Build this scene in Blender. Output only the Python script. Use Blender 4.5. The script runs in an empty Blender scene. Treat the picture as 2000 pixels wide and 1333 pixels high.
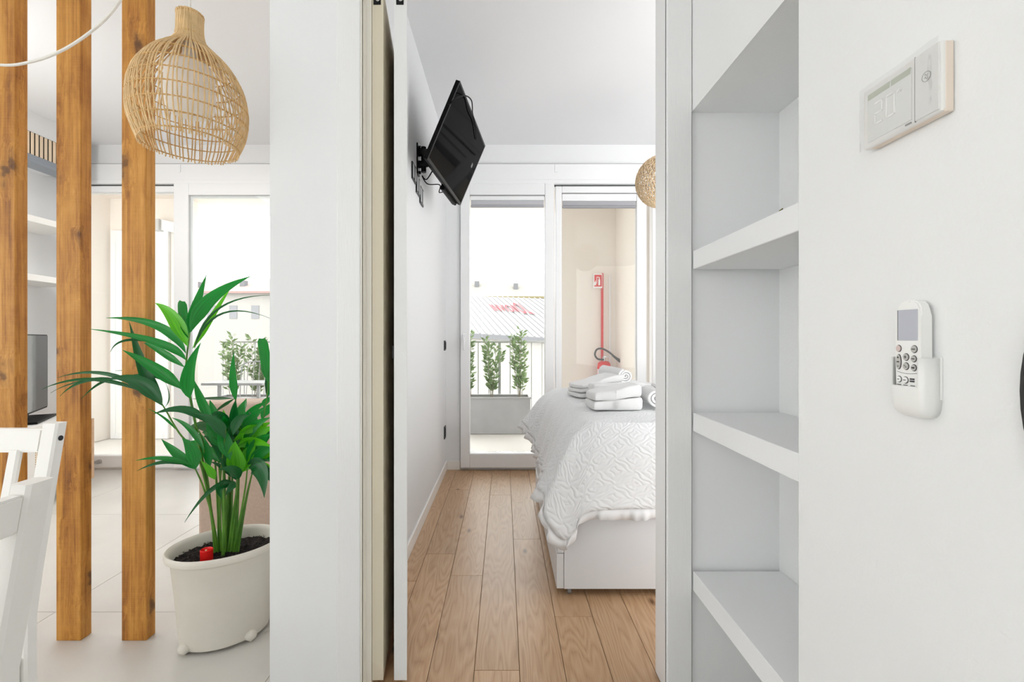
import bpy, bmesh, math, random
from mathutils import Vector, Matrix
random.seed(7)
C = bpy.context.scene
PI = math.pi

# ------------------------------------------------------------------ camera
EYE = 1.08
FPX, VPX, VPY = 900.0, 984.0, 662.0
cam_d = bpy.data.cameras.new('camera')
cam_d.sensor_fit = 'HORIZONTAL'; cam_d.sensor_width = 36.0
cam_d.lens = 36.0 * FPX / 2000.0
cam_d.shift_x = (1000.0 - VPX) / 2000.0
cam_d.shift_y = -(666.5 - VPY) / 2000.0
cam_d.clip_start = 0.05; cam_d.clip_end = 400
cam = bpy.data.objects.new('camera', cam_d)
cam.location = (0, 0, EYE); cam.rotation_euler = (PI / 2, 0, 0)
C.collection.objects.link(cam); C.camera = cam

# ------------------------------------------------------------------ world: bright overcast sky
w = bpy.data.worlds.new('overcast_sky'); C.world = w; w.use_nodes = True
bg = w.node_tree.nodes['Background']
bg.inputs[0].default_value = (1.0, 0.995, 0.985, 1); bg.inputs[1].default_value = 4.5

# ------------------------------------------------------------------ added fill lights, out of view
def area(name, loc, size, watt, col=(1, 0.97, 0.93), size_y=None):
    l = bpy.data.lights.new(name, 'AREA'); l.energy = watt; l.color = col
    l.shape = 'RECTANGLE'; l.size = size; l.size_y = size_y or size
    o = bpy.data.objects.new(name, l); o.location = loc
    C.collection.objects.link(o); return o
area('dining_fill_light', (-1.35, -0.1, 2.63), 1.3, 2, (1, 0.985, 0.965))  # overhead fill added for the front room, no such lamp seen
area('living_fill_light', (-2.2, 2.3, 2.63), 1.0, 14, (1, 0.99, 0.98))  # unseen fill added to lift the living room
pl = bpy.data.lights.new('living_point_fill', 'POINT'); pl.energy = 24; pl.shadow_soft_size = 0.14; pl.color = (1, 0.985, 0.97)  # point fill added to brighten the living room ceiling and walls
plo = bpy.data.objects.new('living_point_fill', pl); plo.location = (-2.95, 1.9, 2.1); C.collection.objects.link(plo)

vs = C.view_settings
vs.view_transform = 'Standard'; vs.look = 'None'; vs.gamma = 1.0; vs.use_curve_mapping = False
vs.exposure = 0.0
C.display_settings.display_device = 'sRGB'
C.cycles.max_bounces = 14; C.cycles.diffuse_bounces = 8; C.cycles.transparent_max_bounces = 24
C.cycles.glossy_bounces = 4

# ------------------------------------------------------------------ helpers
def P(px, py, y):
    return Vector(((px - VPX) * y / FPX, y, EYE + (VPY - py) * y / FPX))

def lin(c):
    return tuple((v / 255 / 12.92) if v / 255 <= 0.04045 else ((v / 255 + 0.055) / 1.055) ** 2.4 for v in c)

MATS = {}
def mat(name, rgb, rough=0.5, metal=0.0, bump=0.0, bscale=40.0, stretch=(1, 1, 1), vary=0.0, vscale=3.0, spec=None, rgb2=None, trans=0.0):
    if name in MATS: return MATS[name]
    m = bpy.data.materials.new(name); m.use_nodes = True
    nt = m.node_tree; b = nt.nodes['Principled BSDF']
    col = lin(rgb) + (1,)
    b.inputs['Base Color'].default_value = col
    b.inputs['Roughness'].default_value = rough; b.inputs['Metallic'].default_value = metal
    if spec is not None: b.inputs['Specular IOR Level'].default_value = spec
    if trans: b.inputs['Transmission Weight'].default_value = trans
    tc = nt.nodes.new('ShaderNodeTexCoord'); mp = nt.nodes.new('ShaderNodeMapping')
    mp.inputs['Scale'].default_value = stretch
    nt.links.new(tc.outputs['Object'], mp.inputs[0])
    if vary or rgb2:
        n = nt.nodes.new('ShaderNodeTexNoise'); n.inputs['Scale'].default_value = vscale; n.inputs['Detail'].default_value = 5
        nt.links.new(mp.outputs[0], n.inputs['Vector'])
        r = nt.nodes.new('ShaderNodeValToRGB')
        r.color_ramp.elements[0].position = 0.3; r.color_ramp.elements[1].position = 0.7
        c2 = lin(rgb2) + (1,) if rgb2 else tuple(v * (1 - vary) for v in col[:3]) + (1,)
        r.color_ramp.elements[0].color = c2; r.color_ramp.elements[1].color = col
        nt.links.new(n.outputs[0], r.inputs[0]); nt.links.new(r.outputs[0], b.inputs['Base Color'])
    if bump:
        n2 = nt.nodes.new('ShaderNodeTexNoise'); n2.inputs['Scale'].default_value = bscale; n2.inputs['Detail'].default_value = 4
        nt.links.new(mp.outputs[0], n2.inputs['Vector'])
        bp = nt.nodes.new('ShaderNodeBump'); bp.inputs['Strength'].default_value = bump; bp.inputs['Distance'].default_value = 0.004
        nt.links.new(n2.outputs[0], bp.inputs['Height']); nt.links.new(bp.outputs[0], b.inputs['Normal'])
    MATS[name] = m
    return m

def glass_mat():
    m = bpy.data.materials.new('window_glass'); m.use_nodes = True
    nt = m.node_tree; nt.nodes.clear()
    out = nt.nodes.new('ShaderNodeOutputMaterial'); mix = nt.nodes.new('ShaderNodeMixShader')
    tr = nt.nodes.new('ShaderNodeBsdfTransparent'); gl = nt.nodes.new('ShaderNodeBsdfGlossy')
    tr.inputs[0].default_value = (0.96, 0.97, 0.965, 1); gl.inputs['Roughness'].default_value = 0.01
    fr = nt.nodes.new('ShaderNodeFresnel'); fr.inputs[0].default_value = 1.28
    nt.links.new(fr.outputs[0], mix.inputs[0]); nt.links.new(tr.outputs[0], mix.inputs[1]); nt.links.new(gl.outputs[0], mix.inputs[2])
    nt.links.new(mix.outputs[0], out.inputs[0]); return m
GLASS = glass_mat()

def post_wood():
    m = bpy.data.materials.new('stained_pine'); m.use_nodes = True
    nt = m.node_tree; b = nt.nodes['Principled BSDF']; N = nt.nodes.new; L = nt.links.new
    def vm(op, a, c):
        n = N('ShaderNodeVectorMath'); n.operation = op
        for i, v in enumerate((a, c)):
            if isinstance(v, tuple): n.inputs[i].default_value = v
            else: L(v, n.inputs[i])
        return n.outputs[0]
    def noise(vec, sc, det, dist=0.0, rough=0.55):
        n = N('ShaderNodeTexNoise'); n.inputs['Scale'].default_value = sc; n.inputs['Detail'].default_value = det
        n.inputs['Distortion'].default_value = dist; n.inputs['Roughness'].default_value = rough; L(vec, n.inputs['Vector']); return n
    def mul(a, c, op='MULTIPLY'):
        n = N('ShaderNodeMath'); n.operation = op
        for i, v in enumerate((a, c)):
            if isinstance(v, (int, float)): n.inputs[i].default_value = v
            else: L(v, n.inputs[i])
        return n.outputs[0]
    def ramp(f, stops):
        r = N('ShaderNodeValToRGB'); e = r.color_ramp.elements
        for i, (p_, c_) in enumerate(stops):
            el = e[i] if i < 2 else e.new(p_)
            el.position = p_; el.color = c_ if len(c_) == 4 else lin(c_) + (1,)
        L(f, r.inputs[0]); return r.outputs[0]
    tc = N('ShaderNodeTexCoord'); oi = N('ShaderNodeObjectInfo')
    cmb = N('ShaderNodeCombineXYZ')
    for i in range(3): L(oi.outputs['Random'], cmb.inputs[i])
    pos = vm('ADD', tc.outputs['Object'], vm('MULTIPLY', cmb.outputs[0], (13.7, 17.1, 11.3)))
    # knots: irregular cells, only some of them dark
    wob = vm('ADD', vm('MULTIPLY', pos, (11.0, 11.0, 5.6)), vm('MULTIPLY', noise(pos, 16, 3).outputs['Color'], (0.55, 0.55, 0.8)))
    vo = N('ShaderNodeTexVoronoi'); vo.inputs['Scale'].default_value = 1.0; L(wob, vo.inputs['Vector'])
    sepc = N('ShaderNodeSeparateColor'); L(vo.outputs['Color'], sepc.inputs[0])
    on = mul(mul(sepc.outputs[0], 0.5, 'GREATER_THAN'), 1.0)
    W, K0 = (1, 1, 1, 1), (0, 0, 0, 1)
    core = mul(ramp(vo.outputs['Distance'], [(0.06, W), (0.36, K0), (0.15, (.8, .8, .8, 1)), (0.20, (.30, .30, .30, 1))]), on)
    bend = mul(ramp(vo.outputs['Distance'], [(0.0, W), (0.62, K0)]), on)
    bv = N('ShaderNodeCombineXYZ'); L(mul(bend, 0.022), bv.inputs[0]); L(mul(bend, 0.022), bv.inputs[1])
    gp_ = vm('ADD', pos, bv.outputs[0])
    grain = noise(vm('MULTIPLY', gp_, (150, 150, 3.4)), 1.0, 5, 0.3)
    broad = noise(vm('MULTIPLY', gp_, (38, 38, 1.5)), 1.0, 4, 0.8)
    blot = noise(vm('MULTIPLY', pos, (14, 14, 5.0)), 1.0, 5, 0.4, 0.65)
    saw = noise(vm('MULTIPLY', pos, (10, 10, 330)), 1.0, 2)
    f = mul(mul(mul(grain.outputs[0], 0.30), mul(broad.outputs[0], 0.42), 'ADD'), mul(mul(blot.outputs[0], 0.40), mul(saw.outputs[0], 0.06), 'ADD'), 'ADD')
    col = ramp(f, [(0.38, (92, 50, 14)), (0.82, (228, 170, 88)), (0.51, (166, 106, 34)), (0.62, (196, 136, 54))])
    mx = N('ShaderNodeMixRGB'); mx.inputs[2].default_value = lin((70, 38, 14)) + (1,); L(mul(core, 0.85), mx.inputs[0]); L(col, mx.inputs[1])
    L(mx.outputs[0], b.inputs['Base Color']); b.inputs['Roughness'].default_value = 0.5
    bp = N('ShaderNodeBump'); bp.inputs['Strength'].default_value = 0.4; bp.inputs['Distance'].default_value = 0.0025
    L(f, bp.inputs['Height']); L(bp.outputs[0], b.inputs['Normal'])
    return m

def oak():
    m = bpy.data.materials.new('oak_plank'); m.use_nodes = True
    nt = m.node_tree; b = nt.nodes['Principled BSDF']; N = nt.nodes.new; L = nt.links.new
    tc = N('ShaderNodeTexCoord'); oi = N('ShaderNodeObjectInfo')
    sc = N('ShaderNodeVectorMath'); sc.operation = 'SCALE'; sc.inputs['Scale'].default_value = 31.0
    cmb = N('ShaderNodeCombineXYZ')
    for i in range(3): L(oi.outputs['Random'], cmb.inputs[i])
    L(cmb.outputs[0], sc.inputs[0])
    add = N('ShaderNodeVectorMath'); add.operation = 'ADD'; L(tc.outputs['Object'], add.inputs[0]); L(sc.outputs[0], add.inputs[1])
    # cathedral figure: rings of a stretched noise field
    mp = N('ShaderNodeMapping'); mp.inputs['Scale'].default_value = (8.5, 1.25, 1); L(add.outputs[0], mp.inputs[0])
    n = N('ShaderNodeTexNoise'); n.inputs['Scale'].default_value = 0.9; n.inputs['Detail'].default_value = 2.5; n.inputs['Roughness'].default_value = 0.45
    L(mp.outputs[0], n.inputs['Vector'])
    mu = N('ShaderNodeMath'); mu.operation = 'MULTIPLY'; mu.inputs[1].default_value = 46.0; L(n.outputs[0], mu.inputs[0])
    fr = N('ShaderNodeMath'); fr.operation = 'PINGPONG'; fr.inputs[1].default_value = 1.0; L(mu.outputs[0], fr.inputs[0])
    # pores
    mp2 = N('ShaderNodeMapping'); mp2.inputs['Scale'].default_value = (260, 9, 1); L(add.outputs[0], mp2.inputs[0])
    n2 = N('ShaderNodeTexNoise'); n2.inputs['Scale'].default_value = 1.0; n2.inputs['Detail'].default_value = 3; L(mp2.outputs[0], n2.inputs['Vector'])
    sm = N('ShaderNodeMath'); sm.operation = 'MULTIPLY_ADD'; sm.inputs[1].default_value = 0.34
    m3 = N('ShaderNodeMath'); m3.operation = 'MULTIPLY'; m3.inputs[1].default_value = 0.6
    L(n2.outputs[0], m3.inputs[0]); L(fr.outputs[0], sm.inputs[0]); L(m3.outputs[0], sm.inputs[2])
    r = N('ShaderNodeValToRGB'); e = r.color_ramp.elements
    e[0].position = 0.10; e[0].color = lin((148, 112, 80)) + (1,)
    e[1].position = 0.80; e[1].color = lin((200, 166, 132)) + (1,)
    x = e.new(0.36); x.color = lin((182, 146, 110)) + (1,)
    L(sm.outputs[0], r.inputs[0])
    hsv = N('ShaderNodeHueSaturation')
    mr = N('ShaderNodeMapRange'); mr.inputs[3].default_value = 0.90; mr.inputs[4].default_value = 1.06
    L(oi.outputs['Random'], mr.inputs[0]); L(mr.outputs[0], hsv.inputs['Value']); L(r.outputs[0], hsv.inputs['Color'])
    # knots
    mp3 = N('ShaderNodeMapping'); mp3.inputs['Scale'].default_value = (2.6, 1.1, 1); L(add.outputs[0], mp3.inputs[0])
    vo = N('ShaderNodeTexVoronoi'); vo.inputs['Scale'].default_value = 1.0; vo.voronoi_dimensions = '2D'; L(mp3.outputs[0], vo.inputs['Vector'])
    kr = N('ShaderNodeValToRGB'); ke = kr.color_ramp.elements
    ke[0].position = 0.008; ke[0].color = (0.85, 0.85, 0.85, 1); ke[1].position = 0.04; ke[1].color = (0, 0, 0, 1)
    L(vo.outputs['Distance'], kr.inputs[0])
    mx = N('ShaderNodeMixRGB'); mx.inputs[2].default_value = lin((84, 54, 32)) + (1,); L(kr.outputs[0], mx.inputs[0]); L(hsv.outputs[0], mx.inputs[1])
    L(mx.outputs[0], b.inputs['Base Color']); b.inputs['Roughness'].default_value = 0.34
    bp = N('ShaderNodeBump'); bp.inputs['Strength'].default_value = 0.12; bp.inputs['Distance'].default_value = 0.002
    L(sm.outputs[0], bp.inputs['Height']); L(bp.outputs[0], b.inputs['Normal'])
    return m

def quilt_mat():
    # stitched relief: nested wavy diamonds on the cloth's own coordinates
    m = bpy.data.materials.new('white_quilt'); m.use_nodes = True
    nt = m.node_tree; b = nt.nodes['Principled BSDF']; N = nt.nodes.new; L = nt.links.new
    b.inputs['Base Color'].default_value = lin((222, 223, 224)) + (1,); b.inputs['Roughness'].default_value = 0.85
    b.inputs['Specular IOR Level'].default_value = 0.2
    uv = N('ShaderNodeUVMap'); uv.uv_map = 'UVMap'
    sp = N('ShaderNodeSeparateXYZ'); L(uv.outputs[0], sp.inputs[0])
    def math_(op, a, bb=None):
        n = N('ShaderNodeMath'); n.operation = op
        for i, v in enumerate((a, bb)):
            if v is None: continue
            if isinstance(v, (int, float)): n.inputs[i].default_value = v
            else: L(v, n.inputs[i])
        return n.outputs[0]
    u = math_('DIVIDE', sp.outputs[0], 0.135); v = math_('DIVIDE', sp.outputs[1], 0.105)
    wu = math_('ADD', u, math_('MULTIPLY', math_('SINE', math_('MULTIPLY', v, 6 * PI)), 0.030))
    wv = math_('ADD', v, math_('MULTIPLY', math_('SINE', math_('MULTIPLY', u, 6 * PI)), 0.030))
    a = math_('PINGPONG', wu, 0.5); c = math_('PINGPONG', wv, 0.5)
    d = math_('ADD', a, c)
    h = math_('SINE', math_('MULTIPLY', d, 2 * PI * 5.0))
    h2 = math_('MULTIPLY', math_('ADD', h, 1.0), 0.5)
    bp = N('ShaderNodeBump'); bp.inputs['Strength'].default_value = 0.38; bp.inputs['Distance'].default_value = 0.005
    L(math_('POWER', h2, 0.6), bp.inputs['Height']); L(bp.outputs[0], b.inputs['Normal'])
    return m

PLASTER = mat('white_plaster', (232, 233, 234), 0.8, bump=0.10, bscale=240, spec=0.25)
PLASTER_R = mat('white_rough_plaster', (232, 233, 233), 0.75, bump=0.22, bscale=150, spec=0.3)
CEIL = mat('ceiling_paint', (235, 236, 238), 0.85, spec=0.2)
LACQ = mat('white_grained_lacquer', (232, 232, 232), 0.45, bump=0.16, bscale=60, stretch=(6, 6, 0.35))
LACQ2 = mat('cream_edge_lacquer', (243, 239, 229), 0.5)
GAP = mat('painted_gap_shade', (90, 90, 88), 0.8); GAP2 = mat('pale_joint', (176, 176, 176), 0.8)  # greys that paint in the shade of narrow joints
PVC = mat('white_pvc', (238, 239, 240), 0.35)
BLK = mat('black_plastic', (10, 10, 11), 0.5, spec=0.12)
BLKM = mat('black_metal', (20, 20, 21), 0.35, 0.6)
CHROME = mat('chrome', (200, 200, 200), 0.15, 1.0)
PAINTW = mat('white_paint_furniture', (238, 236, 232), 0.35)
TILE = mat('pale_stone_tile', (214, 211, 206), 0.36, bump=0.05, bscale=60, vscale=2.2, rgb2=(200, 197, 192))
GROUT = mat('tile_grout', (190, 187, 182), 0.85)
OAK = oak(); PINE = post_wood(); QUILT = quilt_mat()
RATTAN = mat('rattan_cane', (232, 198, 146), 0.55, vary=0.28, vscale=30)
CORDW = mat('white_cord', (228, 226, 220), 0.6)

class MB:
    """collects shapes in world coordinates into one bmesh"""
    def __init__(s): s.bm = bmesh.new(); s.smooth = False
    def box(s, x0, x1, y0, y1, z0, z1, bev=0.0, seg=2):
        g = bmesh.ops.create_cube(s.bm, size=1.0)
        M = Matrix.Translation(((x0 + x1) / 2, (y0 + y1) / 2, (z0 + z1) / 2)) @ Matrix.Diagonal((abs(x1 - x0), abs(y1 - y0), abs(z1 - z0), 1))
        bmesh.ops.transform(s.bm, matrix=M, verts=g['verts'])
        if bev:
            ed = list({e for v in g['verts'] for e in v.link_edges})
            bmesh.ops.bevel(s.bm, geom=ed, offset=bev, segments=seg, affect='EDGES', profile=0.5)
        return s
    def obox(s, M, sx, sy, sz, bev=0.0, seg=2):
        g = bmesh.ops.create_cube(s.bm, size=1.0)
        bmesh.ops.transform(s.bm, matrix=Matrix.Diagonal((sx, sy, sz, 1)), verts=g['verts'])
        vs_ = g['verts']
        if bev:
            ed = list({e for v in vs_ for e in v.link_edges})
            r = bmesh.ops.bevel(s.bm, geom=ed, offset=bev, segments=seg, affect='EDGES', profile=0.5)
            vs_ = list({v for f in r['faces'] for v in f.verts} | {v for v in vs_ if v.is_valid})
            # all verts of this island
            seen = set(vs_); st = list(vs_)
            while st:
                v = st.pop()
                for e in v.link_edges:
                    o = e.other_vert(v)
                    if o not in seen: seen.add(o); st.append(o)
            vs_ = list(seen)
        bmesh.ops.transform(s.bm, matrix=M, verts=vs_)
        return s
    def tube(s, pts, r, n=8, cap=True, closed=False):
        pts = [Vector(p) for p in pts]; k = len(pts)
        rr = r if isinstance(r, (list, tuple)) else [r] * k
        rings = []; ref = None
        for i, p in enumerate(pts):
            if closed: t = pts[(i + 1) % k] - pts[i - 1]
            else: t = pts[min(i + 1, k - 1)] - pts[max(i - 1, 0)]
            t.normalize()
            if ref is None: ref = Vector((0, 0, 1)) if abs(t.z) < 0.9 else Vector((1, 0, 0))
            a = ref - t * ref.dot(t)
            if a.length < 1e-6: a = t.orthogonal()
            a.normalize(); ref = a; b = t.cross(a)
            rings.append([s.bm.verts.new(p + (a * math.cos(2 * PI * j / n) + b * math.sin(2 * PI * j / n)) * rr[i]) for j in range(n)])
        for i in range(k if closed else k - 1):
            A, B = rings[i], rings[(i + 1) % k]
            for j in range(n):
                s.bm.faces.new((A[j], A[(j + 1) % n], B[(j + 1) % n], B[j]))
        if cap and not closed:
            s.bm.faces.new(rings[0][::-1]); s.bm.faces.new(rings[-1])
        s.smooth = True
        return s
    def lathe(s, prof, c=(0, 0, 0), n=32, sx=1.0, sy=1.0, ang=0.0, capb=True, capt=True):
        rings = []
        ca, sa = math.cos(ang), math.sin(ang)
        for r, z in prof:
            ring = []
            for j in range(n):
                a = 2 * PI * j / n; x = r * sx * math.cos(a); y = r * sy * math.sin(a)
                ring.append(s.bm.verts.new((c[0] + x * ca - y * sa, c[1] + x * sa + y * ca, c[2] + z)))
            rings.append(ring)
        for A, B in zip(rings, rings[1:]):
            for j in range(n): s.bm.faces.new((A[j], A[(j + 1) % n], B[(j + 1) % n], B[j]))
        if capb: s.bm.faces.new(rings[0][::-1])
        if capt: s.bm.faces.new(rings[-1])
        s.smooth = True
        return s
    def quad(s, a, b, c, d):
        s.bm.faces.new([s.bm.verts.new(Vector(p)) for p in (a, b, c, d)]); return s
    def prism(s, poly, d):
        """extrude a planar polygon (3-D points) along d"""
        d = Vector(d); A = [s.bm.verts.new(Vector(p)) for p in poly]; B = [s.bm.verts.new(Vector(p) + d) for p in poly]
        k = len(poly)
        s.bm.faces.new(A[::-1]); s.bm.faces.new(B)
        for i in range(k): s.bm.faces.new((A[i], A[(i + 1) % k], B[(i + 1) % k], B[i]))
        return s
    def cyl(s, a, b, r, n=16, r2=None):
        return s.tube([a, b], [r, r if r2 is None else r2], n)

def wloc(o):
    v = Vector((0, 0, 0))
    while o is not None: v += o.location; o = o.parent
    return v

def obj(name, mb, material, parent=None, smooth=None, uv=None, kind=None, label=None):
    bm = mb.bm if isinstance(mb, MB) else mb
    bmesh.ops.recalc_face_normals(bm, faces=bm.faces)
    if parent is not None:
        off = wloc(parent)
        if off.length > 0: bmesh.ops.translate(bm, vec=-off, verts=bm.verts)
    me = bpy.data.meshes.new(name); bm.to_mesh(me); bm.free()
    sm = (isinstance(mb, MB) and mb.smooth) if smooth is None else smooth
    if sm:
        me.polygons.foreach_set('use_smooth', [True] * len(me.polygons))
        try: me.set_sharp_from_angle(angle=math.radians(42))
        except Exception: pass
    o = bpy.data.objects.new(name, me); C.collection.objects.link(o)
    if material: me.materials.append(material)
    if parent is not None: o.parent = parent
    if kind: o['kind'] = kind
    if label: o['label'] = label
    return o

def thing(name, label, cat, loc=(0, 0, 0), group=None):
    o = bpy.data.objects.new(name, None); o.empty_display_size = 0.1; o.location = loc
    C.collection.objects.link(o); o['label'] = label; o['category'] = cat
    if group: o['group'] = group
    return o
def tag(o, label, cat, group=None):
    o['label'] = label; o['category'] = cat
    if group: o['group'] = group
    return o
def struct(name, mb=None, material=None, loc=(0, 0, 0)):
    if mb is None:
        o = bpy.data.objects.new(name, None); o.location = loc; C.collection.objects.link(o)
    else: o = obj(name, mb, material)
    o['kind'] = 'structure'; return o
def bez(p0, p1, p2, n):
    return [p0 * (1 - t) ** 2 + p1 * 2 * t * (1 - t) + p2 * t * t for t in [i / n for i in range(n + 1)]]
def spline(pts, per=6):
    """Catmull-Rom through the points"""
    pts = [Vector(p) for p in pts]; out = []
    for i in range(len(pts) - 1):
        p0, p1, p2, p3 = pts[max(i - 1, 0)], pts[i], pts[i + 1], pts[min(i + 2, len(pts) - 1)]
        for k in range(per):
            t = k / per
            out.append(0.5 * ((2 * p1) + (p2 - p0) * t + (2 * p0 - 5 * p1 + 4 * p2 - p3) * t * t + (3 * p1 - p0 - 3 * p2 + p3) * t ** 3))
    out.append(pts[-1]); return out

# =================================================================== STRUCTURE
XR = 0.569; XN = 0.837; NY0, NY1 = 0.889, 1.40; NTOP = 1.767
HC = 2.68; YF = 3.80
XL = -3.65; XLIV = -0.711; XBED = -0.478; XB2 = 2.6

# floors
fl = struct('floor', MB().box(XL, XR + 0.4, -2.3, 1.44, -0.06, -0.004).box(XL, XBED - 0.05, 1.44, YF + 0.16, -0.06, -0.004), GROUT)
tile_me = None
ty = [-2.24, -1.22, -0.20, 0.81, 1.82, 2.83, 3.84]
for iy in range(6):
    x = -2.79
    xs = [XL]
    while x < XR: xs.append(x); x += 1.02
    xs.append(XR)
    for ix in range(len(xs) - 1):
        x0, x1, y0, y1 = xs[ix], xs[ix + 1], ty[iy], ty[iy + 1]
        if x0 > XLIV and y0 > 1.4: continue
        g = 0.0012; mb = MB()
        if y0 < 1.405 < y1 and x1 > XLIV:     # cut to the L of the partition
            mb.box(x0 + g, x1 - g, y0 + g, 1.405, -0.012, 0.0)
            if x0 < XLIV: mb.box(x0 + g, XLIV + 0.03, 1.405, y1 - g, -0.012, 0.0)
        else:
            if y0 > 1.4: x1 = min(x1, XLIV + 0.03)
            mb.box(x0 + g, x1 - g, y0 + g, y1 - g, -0.012, 0.0)
        obj('tile', mb, TILE, fl)

bf = struct('floor.001', MB().box(XBED - 0.02, XB2, 1.41, YF + 0.02, -0.06, -0.006), mat('plank_underlay', (134, 106, 82), 0.9))
PW = 0.147
offs = {-2: 2.05, -1: 2.73, 0: 2.10, 1: 1.50, 2: 2.48, 3: 1.79, 4: 2.73, 5: 1.95}
for k in range(-2, 20):
    x0 = -0.537 + (k + 2) * PW - 0 * PW
    # rows: k=0 spans -.243-.147 .. -.243
    x1 = x0 + PW
    if x1 < XBED: continue
    j = offs.get(k, 1.5 + random.random() * 1.6)
    cuts = [1.41]
    c = j - 3.36
    while c < YF:
        if c > 1.43: cuts.append(c)
        c += 1.68 if k != -1 else 0.98
    cuts.append(YF - 0.0)
    for a, b_ in zip(cuts, cuts[1:]):
        if b_ - a < 0.02: continue
        g = 0.0009
        obj('plank', MB().box(max(x0, XBED) + g, min(x1, XB2) - g, a + g, b_ - g, -0.014, 0.0, 0.0006, 1), OAK, bf)

# ceilings
struct('ceiling', MB().box(XL - 0.2, XB2 + 0.2, -2.5, YF + 0.15, HC, HC + 0.15), CEIL)

# right wall with niche
struct('wall_right', MB().box(XR, XR + 0.40, -2.3, NY0, 0, HC).box(XN, XR + 0.40, NY0, NY1, 0, HC).box(XR, XN, NY0, NY1, NTOP, HC), PLASTER_R)
RW = (-2.4, -0.4, 0.9, 2.30)   # unseen window added behind the viewer for frontal light
struct('wall_rear', MB().box(XL - 0.2, RW[0], -2.45, -2.3, 0, HC).box(RW[1], XR + 0.4, -2.45, -2.3, 0, HC).box(RW[0], RW[1], -2.45, -2.3, 0, RW[2]).box(RW[0], RW[1], -2.45, -2.3, RW[3], HC), PLASTER)
LWD = (-1.9, 0.6, 0.5, 2.35)   # unseen window added left of the viewer to brighten niche and right wall
struct('wall_left', MB().box(XL - 0.2, XL, -2.3, LWD[0], 0, HC).box(XL - 0.2, XL, LWD[1], YF + 0.15, 0, HC).box(XL - 0.2, XL, LWD[0], LWD[1], 0, LWD[2]).box(XL - 0.2, XL, LWD[0], LWD[1], LWD[3], HC), PLASTER)
# partition with the doorway
DX0, DX1 = -0.440, 0.503; DTOP = 2.23
YP0, YP1 = 1.40, 1.497
struct('wall_partition', MB().box(XLIV, DX0, YP0, YP1 + 0.01, 0, HC).box(DX1, XR + 0.40, YP0, YP1, 0, HC).box(DX0, DX1, YP0, YP1, DTOP, HC), PLASTER)
struct('wall_between', MB().box(XLIV, XBED, YP1 + 0.01, YF + 0.15, 0, HC), PLASTER)
struct('wall_bedroom_right', MB().box(XB2, XB2 + 0.15, YP1, YF + 0.15, 0, HC), PLASTER)
# facade: pieces around the two openings
WX0, WX1 = -0.362, 1.262     # bedroom opening
LX0, LX1 = -3.56, -1.02      # living opening
WT = 2.37
struct('wall_window', MB().box(XBED, WX0, YF, YF + 0.15, 0, HC).box(WX1, XB2, YF, YF + 0.15, 0, HC).box(WX0, WX1, YF, YF + 0.15, WT, HC)
       .box(XL, LX0, YF, YF + 0.15, 0, HC).box(LX1, XLIV, YF, YF + 0.15, 0, HC).box(LX0, LX1, YF, YF + 0.15, WT, HC), PLASTER)
# shutter boxes above the windows (flush hatch with a joint line)
for nme, a, b_ in (('trim_1', XBED, XB2), ('trim_2', XL, XLIV)):
    t = struct(nme, MB().box(a + 0.001, b_ - 0.001, YF - 0.022, YF, WT + 0.012, 2.513), PVC)
    xc = 0.43 if a > -1 else -2.66
    obj('joint_cover', MB().box(xc - 0.012, xc + 0.012, YF - 0.028, YF - 0.022, 2.445, 2.508, 0.002), PVC, t)
    obj('gap_shade_strip', MB().box(a + 0.001, b_ - 0.001, YF - 0.0225, YF, 2.513, 2.5185), GAP2, t)  # raised grey strip paints the shade of the hatch joint
    obj('lower_lip', MB().box(a + 0.001, b_ - 0.001, YF - 0.0345, YF, 2.3485, WT + 0.012, 0.003), PVC, t)
# baseboards
struct('baseboard_bedroom', MB().box(XBED, XBED + 0.012, 1.95, YF, 0, 0.072, 0.003), PAINTW)
struct('baseboard_window', MB().box(XBED + 0.012, WX0 + 0.004, YF - 0.012, YF, 0, 0.072, 0.003), PAINTW)

# =================================================================== DOORWAY
d1 = struct('door_1', loc=(0.03, YP0, 0))
# casings on the front face
for x0, x1 in ((-0.504, -0.4325), (0.4935, XR - 0.002)):
    obj('casing', MB().box(x0, x1, YP0 - 0.012, YP0, 0, 2.30, 0.0025), LACQ, d1)
obj('casing', MB().box(-0.504, XR - 0.002, YP0 - 0.012, YP0, 2.30, 2.37, 0.0025), LACQ, d1)
# jamb linings
obj('jamb', MB().box(DX0, -0.429, YP0 - 0.008, YP1 + 0.015, 0, DTOP), LACQ2, d1)
obj('jamb', MB().box(0.4916, DX1, YP0 - 0.008, YP1 - 0.002, 0, DTOP, 0.002), LACQ, d1)
obj('jamb', MB().box(-0.429, 0.4916, YP0, YP1, DTOP - 0.011, DTOP), LACQ, d1)
obj('gap_shade_strip', MB().box(-0.4325, -0.429, YP0 - 0.004, YP0 + 0.002, 0, DTOP), GAP, d1)  # dark strips paint the shade in the gaps beside the casings
obj('gap_shade_strip', MB().box(0.4916, 0.4935, YP0 - 0.004, YP0 + 0.002, 0, DTOP), GAP, d1)
obj('gap_shade_strip', MB().box(XR - 0.0025, XR + 0.0005, YP0 - 0.006, YP0 + 0.001, 0, NTOP), GAP, d1)
obj('door_stop', MB().box(-0.429, -0.4125, 1.436, 1.51, 0, DTOP), LACQ2, d1)
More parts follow.
